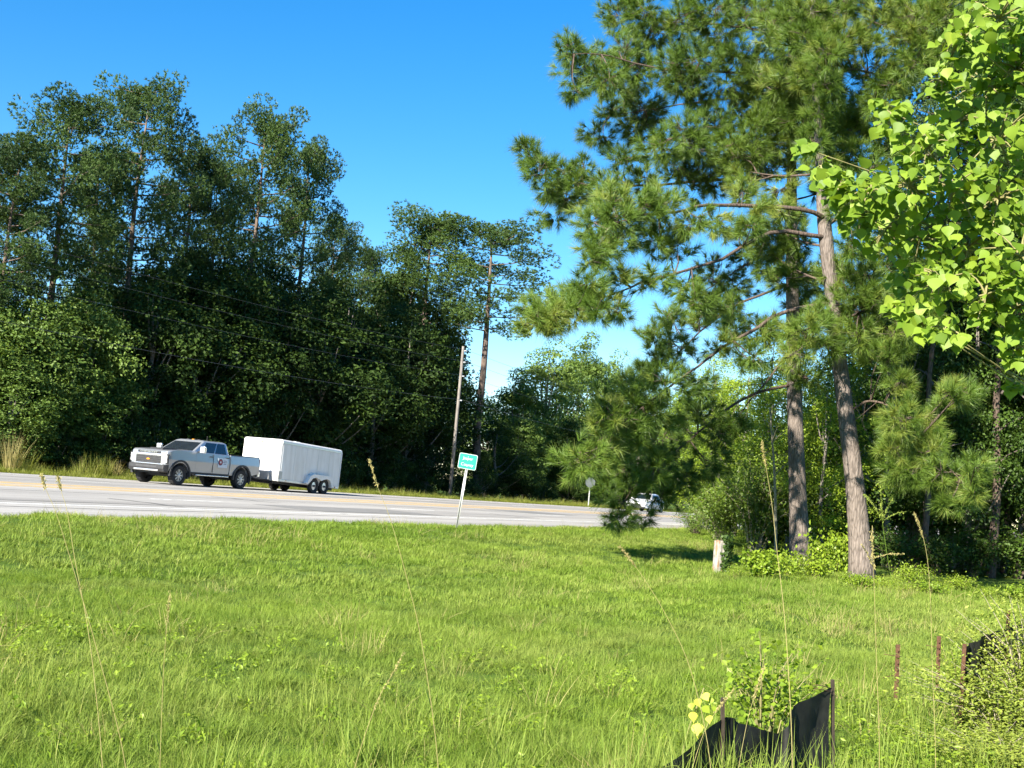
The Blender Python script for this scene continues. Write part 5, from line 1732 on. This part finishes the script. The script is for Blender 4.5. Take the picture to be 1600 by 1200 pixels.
def tpost(tx, ty, bx, by, dp, lab):
    top = PX(tx, ty, dp); foot = PX(bx, by, dp); d = foot - top
    foot = top + d * ((top[2] + 0.25) / max(1e-3, top[2] - foot[2]))
    g = np.array([foot[0], foot[1], 0.0])
    root = empty('fence_post', g)
    tag(root, lab, 'fence post', 'rusty steel posts in the grass')
    bm = bmesh.new()
    ax = Vector(top - foot); L = ax.length
    for c, s in (((0, 0.012, L / 2), (0.035, 0.005, L)), ((0, -0.004, L / 2), (0.005, 0.028, L))):
        box_bm(bm, c, s)
    for v in bm.verts: v.co = ax.to_track_quat('Z', 'Y').to_matrix() @ v.co + Vector(foot - g)
    bm_obj('shaft', bm, M['rust'], root)
    up = np.array(ax.normalized())
    for k in range(7):
        p = top - up * (0.05 + 0.055 * k) - g
        bm = bmesh.new(); box_bm(bm, tuple(p + [0, -0.022, 0]), (0.014, 0.012, 0.012)); bm_obj('stud', bm, M['rust'], root)
    for k, t in enumerate((0.22, 0.60)):
        p = top - up * (0.46 * t) - g
        mb = MB(); tube(mb, smooth_path([p + [0.03, -0.02, 0], p + [-0.05, -0.03, 0.004], p + [-0.13, -0.03, 0.01 - 0.03 * k]], 5), 0.0028, 4)
        link('wire_stub', mb.mesh('wire_stub', M['rust']), root)
tpost(1403, 1007, 1400, 1084, 11.4, 'rusty steel fence post with wire stubs, the one next to the silt fence')
tpost(1467, 994, 1465, 1062, 12.1, 'rusty steel fence post with wire stubs, the one next to the pale shrub')

# ------------------------------------------------------------------ sapling, vine, pale shrub, litter
BUSH['sapling'] = bush_mesh(81, 0.95, 0.42, 22, 760, 0.042, 'leaf_bright', 'twig_green', 1.0, 0.85, 0.05, 0.25)
BUSH['pale'] = bush_mesh(82, 1.0, 0.85, 60, 8000, 0.042, 'leaf_shrub', 'twig_pale', 1.0, 0.45, 0.05, 0.1)
BUSH['pale2'] = bush_mesh(83, 1.5, 0.8, 40, 5200, 0.038, 'leaf_shrub', 'twig_pale', 1.0, 0.45, 0.0, 0.25)
def bush_at(kind, name, x, depth, sx, sz, lab, cat):
    q = EYE + ray(x, horizon(x)) * depth
    root = empty(name, (q[0], q[1], float(gz(q[0], q[1]))), rng.uniform(0, 6.28))
    root.scale = (sx, sx, sz)
    st, lf = BUSH[kind]
    link('stems', st, root); tag(link('foliage', lf, root), kind='stuff')
    tag(root, lab, cat)
bush_at('sapling', 'leafy_sapling', 1222, 7.9, 1.0, 0.95, 'bright green leafy sapling standing behind the black silt fence', 'sapling')
bush_at('pale', 'pale_shrub', 1598, 9.4, 1.0, 0.72, 'pale fine-leaved shrub sprawling over the second run of silt fence', 'shrub')
bush_at('pale2', 'pale_shrub', 1625, 9.8, 0.9, 0.85, 'taller pale shrub with upright sprays at the far end of the silt fence', 'shrub')
bush_at('pale', 'pale_shrub', 1590, 8.4, 0.85, 0.33, 'low pale-leaved mound in front of the second silt fence', 'shrub')
bush_at('sapling', 'leafy_weed', 1195, 6.55, 0.75, 0.33, 'low leafy weed growing up against the middle of the black silt fence', 'weed')
bush_at('sapling', 'leafy_weed', 1512, 10.2, 0.5, 0.75, 'small leafy weed at the end post of the second silt fence', 'weed')

def build_yellow_vine():
    q = EYE + ray(1092, horizon(1092)) * 6.9
    base = np.array([q[0], q[1], float(gz(q[0], q[1]))])
    root = empty('yellowing_vine', base)
    tag(root, 'young vine with yellowing leaves beside the short silt-fence stake', 'vine')
    mb = MB()
    top = PX(1100, 1075, 6.9) - base
    stem = smooth_path([(0, 0, -0.05), top * 0.5 + [-0.03, 0, 0], top], 10)
    tube(mb, stem, 0.003, 5)
    link('stem', mb.mesh('stem', M['twig_green'], True), root)
    v, f, p = heart_leaf('leaf', 2)
    mbl = MB(); mbl.add(v, None, f, 0.6); mbl.add(p, None, [(0, 1, 2, 3)], 0.6)
    ym = mbl.mesh('vine_leaf', M['yellow_leaf']); 
    mbl = MB(); mbl.add(v, None, f, 0.8); mbl.add(p, None, [(0, 1, 2, 3)], 0.8)
    gm = mbl.mesh('vine_leaf', M['leaf_bright'])
    for x, y, s, m in ((1100, 1083, .05, 0), (1088, 1092, .045, 0), (1112, 1090, .04, 1), (1083, 1112, .055, 0), (1098, 1104, .05, 1), (1090, 1130, .07, 0), (1108, 1118, .045, 0), (1080, 1098, .04, 1), (1118, 1104, .035, 1), (1096, 1145, .05, 0)):
        o = link('leaf', gm if m else ym, root)
        nr = unit(np.array(SUN) + rng.normal(0, 0.35, 3) + [0, -0.3, 0])
        tip = np.array([rng.normal(0, 0.5), 0, -1.0]); tip = unit(tip - nr * (tip @ nr)); sx = np.cross(tip, nr)
        P = PX(x, y, 6.85) - base
        o.matrix_local = Matrix(((sx[0], tip[0], nr[0], P[0]), (sx[1], tip[1], nr[1], P[1]), (sx[2], tip[2], nr[2], P[2]), (0, 0, 0, 1))) @ Matrix.Scale(s, 4)
build_yellow_vine()

# ------------------------------------------------------------------ tall seeding grass stalks
def stalk(pts, depth, head, lab, r0=0.0035, dry=True, rays=0):
    P = [PX(x, y, depth) for x, y in pts]
    low = P[-1]
    q = np.array([low[0] + (low[0] - P[-2][0]) * 0.3, depth, 0.0]); q[2] = float(gz(q[0], q[1]))
    if low[2] > q[2] + 0.05: P.append(q)
    base = np.array([P[-1][0], P[-1][1], float(gz(P[-1][0], P[-1][1]))])
    c = smooth_path(P[::-1], 26) - base
    c[0, 2] = min(c[0, 2], -0.02)
    root = empty('grass_stalk', base)
    tag(root, lab, 'grass stalk', 'tall seeding grass stalks')
    mb = MB(); tube(mb, c, np.linspace(r0 * 0.55, 0.0007, 26), 5, 0.7 if dry else 0.25)
    st = link('stem', mb.mesh('stem', M['dry' if dry else 'stalk'], True), root)
    hb = MB()
    n0 = int(26 * (1 - head))
    seg = c[n0:]
    m = 90
    t = rng.uniform(0, len(seg) - 1.01, m); i = t.astype(int)
    pos = seg[i] + (seg[i + 1] - seg[i]) * (t - i)[:, None] + rng.normal(0, 0.0035, (m, 3))
    tg = unit(seg[i + 1] - seg[i])
    leaves(hb, pos, unit(np.cross(tg, rng.normal(size=(m, 3)))), 0.015, rng.uniform(0.2, 0.9, m), aspect=0.26, droop=-1.0)
    if rays:
        for k in range(rays):
            a = seg[int(rng.integers(0, max(1, len(seg) // 2)))]
            dv = np.array([rng.uniform(-1, 1), rng.uniform(-0.4, 0.4), rng.uniform(0.15, 0.9)])
            ray_ = smooth_path([a, a + unit(dv) * 0.07 + [0, 0, 0.01], a + unit(dv) * 0.14], 6)
            tube(hb, ray_, [0.0014] * 6, 4, 0.6)
            mm = 40; tt = rng.uniform(0.5, 4.99, mm); ii = tt.astype(int)
            pp = ray_[ii] + (ray_[np.minimum(ii + 1, 5)] - ray_[ii]) * (tt - ii)[:, None] + rng.normal(0, 0.002, (mm, 3))
            leaves(hb, pp, rand_dirs(mm), 0.012, rng.uniform(0.3, 0.9, mm), aspect=0.4)
    tag(link('seed_head', hb.mesh('seed_head', M['dry' if dry else 'stalk']), root), kind='stuff')
    # a couple of narrow blades on the stem
    for k in (6, 11):
        s = c[k]; sd = rng.choice([-1, 1])
        b = smooth_path([s, s + [0.05 * sd, 0.01, 0.10], s + [0.15 * sd, 0.02, 0.07]], 7)
        bb = MB(); w = np.array([0.004, 0.0045, 0.004, 0.0035, 0.003, 0.002, 0.0004])[:, None] * np.array([[0.3, 1, 0.2]])
        bb.add(np.concatenate([b - w, b + w]), None, [(j, j + 1, j + 8, j + 7) for j in range(6)], 0.4)
        link('blade', bb.mesh('blade', M['stalk']), root)

stalk([(577, 718), (590, 760), (611, 815), (640, 920), (660, 1010), (684, 1190)], 5.6, 0.16, 'tall tan grass stalk crossing the road before the white trailer')
stalk([(64, 740), (74, 770), (87, 800), (112, 880), (150, 1010), (196, 1195)], 5.2, 0.14, 'leaning tan grass stalk crossing the road ahead of the pickup, left of a twin')
stalk([(90, 744), (97, 772), (105, 800), (118, 880), (140, 1000), (160, 1195)], 5.4, 0.14, 'leaning tan grass stalk ahead of the pickup, nearer to it than its twin')
stalk([(266, 922), (262, 965), (258, 1010), (254, 1080), (250, 1195)], 6.4, 0.25, 'straight tan seed stalk standing alone in the field below the pickup')
stalk([(632, 1018), (612, 1055), (590, 1095), (560, 1180), (548, 1230)], 6.3, 0.45, 'pale grass stalk bowed over low in the meadow below the county sign', 0.004)
stalk([(968, 852), (1000, 895), (1040, 960), (1080, 1050), (1110, 1195)], 5.8, 0.18, 'slanting tan grass stalk rising before the pine boughs')
stalk([(1190, 690), (1205, 780), (1214, 860), (1228, 990), (1238, 1195)], 5.5, 0.10, 'very tall straw-coloured stalk rising before the straight pine trunk', 0.004)
stalk([(1376, 786), (1382, 840), (1400, 950), (1420, 1080), (1436, 1195)], 5.6, 0.12, 'green grass stalk with spreading seed rays before the leaning pine', 0.0045, False, 5)
stalk([(1362, 830), (1366, 920), (1369, 1020), (1374, 1195)], 5.5, 0.16, 'straw stalk with a few seed rays close beside the green one', 0.0035, True, 3)
stalk([(1429, 803), (1445, 850), (1453, 920), (1457, 1050), (1462, 1195)], 6.2, 0.16, 'tan grass stalk with a bent head before the gloom of the wood', 0.003)
stalk([(1146, 1078), (1120, 1110), (1098, 1150), (1075, 1230)], 6.0, 0.3, 'short straw stalk slanting across the silt fence', 0.003)
stalk([(1195, 1040), (1178, 1090), (1165, 1140), (1150, 1230)], 5.9, 0.3, 'short tan stalk standing before the leafy sapling', 0.003)
stalk([(944, 1112), (960, 1150), (985, 1200), (1000, 1260)], 6.1, 0.3, 'dark short grass stalk in the weeds beside the silt fence', 0.003, False)

# ------------------------------------------------------------------ meadow grass
def blade_clump(name, seed, nb, h, w, rad, mat, bend=0.5, segs=3, seedy=0.0):
    r = np.random.default_rng(seed)
    mb = MB()
    a = r.uniform(0, 6.28, nb); rr = rad * np.sqrt(r.uniform(0, 1, nb))
    base = np.column_stack([rr * np.cos(a), rr * np.sin(a), np.full(nb, -0.02)])
    L = h * r.uniform(0.45, 1.15, nb)
    az = a + r.normal(0, 0.9, nb)
    lean = r.uniform(0.05, bend, nb); curl = r.uniform(0.1, 0.9, nb) * bend * 1.6
    dh = np.column_stack([np.cos(az), np.sin(az), np.zeros(nb)])
    side = np.column_stack([-np.sin(az), np.cos(az), np.zeros(nb)])
    rot = r.uniform(-0.9, 0.9, nb)[:, None]
    side = side * np.cos(rot) + np.column_stack([np.zeros(nb), np.zeros(nb), np.sin(rot[:, 0])])
    vs = []
    p = base.copy()
    for k in range(segs + 1):
        t = k / segs
        wd = (w * r.uniform(0.7, 1.2, nb) * (1 - t) ** 0.7 * 0.5 if k < segs else np.zeros(nb))[:, None]
        vs.append(p - side * wd); vs.append(p + side * wd)
        ang = lean + curl * (t + 0.5 / segs)
        p = p + (dh * np.sin(ang)[:, None] + np.array([[0, 0, 1.0]]) * np.cos(ang)[:, None]) * (L / segs)[:, None]
    V = np.stack(vs, 1).reshape(-1, 3)
    m = 2 * (segs + 1)
    f = []
    b0 = np.arange(nb)[:, None] * m
    for k in range(segs):
        f.append(b0 + np.array([[2 * k, 2 * k + 1, 2 * k + 3, 2 * k + 2]]))
    v = np.repeat(np.clip(r.normal(0.42, 0.2, nb) + (r.uniform(0, 1, nb) < seedy) * 0.5, 0, 1), m)
    mb.add(V, None, np.concatenate(f), v)
    me = mb.mesh(name, mat)
    return bpy.data.objects.new(name, me)

def weed_clump(name, seed, n, h, rad, leaf, mat, aspect=0.45):
    r = np.random.default_rng(seed)
    mb = MB()
    pos = np.column_stack([r.normal(0, rad * 0.6, n), r.normal(0, rad * 0.6, n), h * r.uniform(0.15, 1, n)])
    leaves(mb, pos, unit(r.normal(0, 0.6, (n, 3)) + [0, 0, 1.0]), leaf, np.clip(r.normal(0.5, 0.2, n), 0, 1), aspect=aspect, r=r)
    for k in range(6):
        e = pos[k]
        tube(mb, [(e[0] * 0.2, e[1] * 0.2, -0.02), (e[0] * 0.7, e[1] * 0.7, e[2] * 0.6), tuple(e)], 0.002, 3, 0.3)
    return bpy.data.objects.new(name, mb.mesh(name, mat))

def scatter(name, pts, var, rot, scl, protos, label):
    col = bpy.data.collections.new(name + '_blades')
    for i, o in enumerate(protos):
        o.name = '%s_tuft_%02d' % (name, i)
        col.objects.link(o)
    me = bpy.data.meshes.new(name)
    me.vertices.add(len(pts))
    me.vertices.foreach_set('co', pts.astype(np.float32).ravel())
    a = me.attributes.new('vi', 'INT', 'POINT'); a.data.foreach_set('value', var.astype(np.int32))
    a = me.attributes.new('rt', 'FLOAT_VECTOR', 'POINT'); a.data.foreach_set('vector', rot.astype(np.float32).ravel())
    a = me.attributes.new('sc', 'FLOAT_VECTOR', 'POINT'); a.data.foreach_set('vector', scl.astype(np.float32).ravel())
    ob = link(name, me)
    ng = bpy.data.node_groups.new(name, 'GeometryNodeTree')
    ng.interface.new_socket('Geometry', in_out='INPUT', socket_type='NodeSocketGeometry')
    ng.interface.new_socket('Geometry', in_out='OUTPUT', socket_type='NodeSocketGeometry')
    gi = ng.nodes.new('NodeGroupInput'); go = ng.nodes.new('NodeGroupOutput')
    ip = ng.nodes.new('GeometryNodeInstanceOnPoints'); ci = ng.nodes.new('GeometryNodeCollectionInfo')
    ci.inputs['Collection'].default_value = col
    ci.inputs['Separate Children'].default_value = True
    ci.inputs['Reset Children'].default_value = True
    def na(nm, ty):
        n = ng.nodes.new('GeometryNodeInputNamedAttribute'); n.data_type = ty; n.inputs['Name'].default_value = nm
        return n.outputs['Attribute']
    L = ng.links
    L.new(gi.outputs[0], ip.inputs['Points']); L.new(ci.outputs[0], ip.inputs['Instance'])
    ip.inputs['Pick Instance'].default_value = True
    L.new(na('vi', 'INT'), ip.inputs['Instance Index'])
    e2r = ng.nodes.new('FunctionNodeEulerToRotation')
    L.new(na('rt', 'FLOAT_VECTOR'), e2r.inputs[0]); L.new(e2r.outputs[0], ip.inputs['Rotation'])
    L.new(na('sc', 'FLOAT_VECTOR'), ip.inputs['Scale'])
    L.new(ip.outputs[0], go.inputs[0])
    md = ob.modifiers.new('tufts', 'NODES'); md.node_group = ng
    tag(ob, label, 'grass', kind='stuff')
    return ob

def vnoise(x, y, s, seed):
    r = np.random.default_rng(seed)
    out = np.zeros_like(x)
    for k in range(6):
        a = r.uniform(0, 6.28); f = s * r.uniform(0.6, 1.8); ph = r.uniform(0, 6.28)
        out += np.sin((x * math.cos(a) + y * math.sin(a)) * f + ph)
    return out / 6

def build_meadow():
    G = M['grass']
    protos = [blade_clump('t', 100 + i, 64, 0.12, 0.0050, 0.11, G, 0.8) for i in range(5)]                   # 0-4 mown
    protos += [blade_clump('t', 110 + i, 58, 0.19, 0.0050, 0.11, G, 0.75, 4, 0.05) for i in range(4)]           # 5-8 longer
    protos += [blade_clump('t', 120 + i, 56, 0.11, 0.011, 0.17, G, 0.8, 2) for i in range(4)]                 # 9-12 far, coarser
    protos += [weed_clump('t', 130 + i, 26, 0.14, 0.10, 0.040, M['leaf_bright']) for i in range(2)]            # 13-14 weeds
    protos += [blade_clump('t', 140 + i, 26, 0.42, 0.0085, 0.07, M['stalk'], 0.5, 4, 0.1) for i in range(2)]   # 15-16 tall green
    protos += [blade_clump('t', 150, 16, 0.30, 0.005, 0.09, M['dry'], 0.8, 3)]                                 # 17 dry
    P = []
    def sector(d0, d1, dens):
        half = math.radians(31)
        n = int(dens * half * (d1 ** 2 - d0 ** 2))
        d = np.sqrt(rng.uniform(d0 ** 2, d1 ** 2, n)); t = rng.uniform(-half, half, n)
        return np.column_stack([d * np.sin(t), d * np.cos(t)])
    for d0, d1, dens in ((2.6, 9, 95), (9, 16, 62), (16, 28, 30), (28, 62, 15)):
        P.append(sector(d0, d1, dens))
    P = np.concatenate(P)
    p = P @ N
    d = np.hypot(P[:, 0], P[:, 1])
    edge = 17.2 + 0.7 * vnoise(P[:, 0], P[:, 1], 1.3, 5)
    # under the wood the grass gives out
    ang = np.arctan2(P[:, 0], P[:, 1])
    wood = (ang > math.radians(12.5)) & (d > 37.5)
    keep = (p < edge) & ~wood
    P, d, p, ang = P[keep], d[keep], p[keep], ang[keep]
    n = len(P)
    u = rng.uniform(0, 1, n)
    patch = vnoise(P[:, 0], P[:, 1], 0.9, 9)
    vi = np.where(d < 16, rng.integers(0, 5, n), rng.integers(9, 13, n))
    longp = (d < 13) & (u < np.clip(0.75 - (d - 5) * 0.13, 0.06, 0.7))
    vi = np.where(longp, rng.integers(5, 9, n), vi)
    right = np.clip((ang - math.radians(6)) / math.radians(12), 0, 1) * (d < 12)
    nearf = (np.abs(P[:, 0] - (P[:, 1] - 5.9) * 0.55 - 1.15) < 0.75) & (d > 5.0) & (d < 7.1)
    weedm = (rng.uniform(0, 1, n) < 0.05 * (d < 12) + 0.35 * right + 0.10 * (patch > 0.35) * (d < 12))
    vi = np.where(weedm, rng.integers(13, 15, n), vi)
    tall = (rng.uniform(0, 1, n) < 0.012 * (d < 9) + 0.05 * right + 0.5 * nearf)
    vi = np.where(tall, rng.integers(15, 17, n), vi)
    dry = (rng.uniform(0, 1, n) < 0.012 + 0.10 * (vnoise(P[:, 0], P[:, 1], 0.7, 21) > 0.38))
    vi = np.where(dry, 17, vi)
    s = rng.uniform(0.75, 1.25, n) * (1 + 0.22 * patch)
    s = np.where((d > 16), s * np.interp(d, [16, 28, 60], [1.0, 1.2, 1.6]), s)
    sz = s * np.where(d > 16, np.interp(d, [16, 60], [1.0, 0.75]), 1.0)
    # rougher, higher grass along the wood edge
    rough = (ang > math.radians(9)) & (d > 24) & (d < 37)
    sz = np.where(rough, sz * 1.35, sz)
    pts = np.column_stack([P, gz(P[:, 0], P[:, 1])])
    rot = np.column_stack([rng.normal(0, 0.10, n), rng.normal(0, 0.10, n), rng.uniform(0, 6.28, n)])
    scatter('meadow_grass', pts, vi, rot, np.column_stack([s, s, sz]), protos, 'bright green meadow grass between the viewer and the highway')

    V = M['verge']
    protos = [blade_clump('v', 200 + i, 34, 0.42, 0.022, 0.20, V, 0.5, 3, 0.1) for i in range(4)]
    protos += [blade_clump('v', 210 + i, 26, 0.70, 0.022, 0.18, V, 0.4, 3, 0.25) for i in range(2)]
    n = 11000
    a = 14 + 150 * rng.uniform(0, 1, n) ** 1.3; pp = rng.uniform(38.45, 44.2, n)
    q = a[:, None] * T + pp[:, None] * N
    tallp = (pp > 40.3) & (rng.uniform(0, 1, n) < 0.45)
    vi = np.where(tallp, rng.integers(4, 6, n), rng.integers(0, 4, n))
    s = rng.uniform(0.7, 1.2, n); sz = s * np.interp(pp, [38.4, 39.5, 42], [0.45, 0.75, 1.1])
    pts = np.column_stack([q, gz(q[:, 0], q[:, 1])])
    rot = np.column_stack([rng.normal(0, 0.1, n), rng.normal(0, 0.1, n), rng.uniform(0, 6.28, n)])
    scatter('verge_grass', pts, vi, rot, np.column_stack([s, s, sz]), protos, 'rough verge grass between the highway and the far tree wall')

build_meadow()

# tall grass clumps standing out of the far verge
for x, w, h, mat, lab in [(40, 0.9, 1.25, 'verge', 'tall green grass clump on the far verge beside the reddish seed heads'), (22, 0.5, 1.9, 'dry', 'reddish-tan seeding grass clump on the far verge'),
                          (140, 1.1, 1.25, 'verge', 'wide green grass clump on the far verge ahead of the pickup'), (168, 0.6, 1.2, 'verge', 'narrow green seeding grass clump beside the wide green one'), (183, 0.5, 1.0, 'dry', 'small brown grass clump right ahead of the pickup')]:
    q = at_perp(x, 40.6)
    o = blade_clump('grass_clump', int(x) + 900, 160, h, 0.024, 0.45 * w, M[mat], 0.35, 3, 0.1)
    COL.objects.link(o)
    o.location = (q[0], q[1], float(gz(q[0], q[1])))
    tag(o, lab, 'grass clump', 'tall grass clumps on the far verge')
    o.name = 'grass_clump'
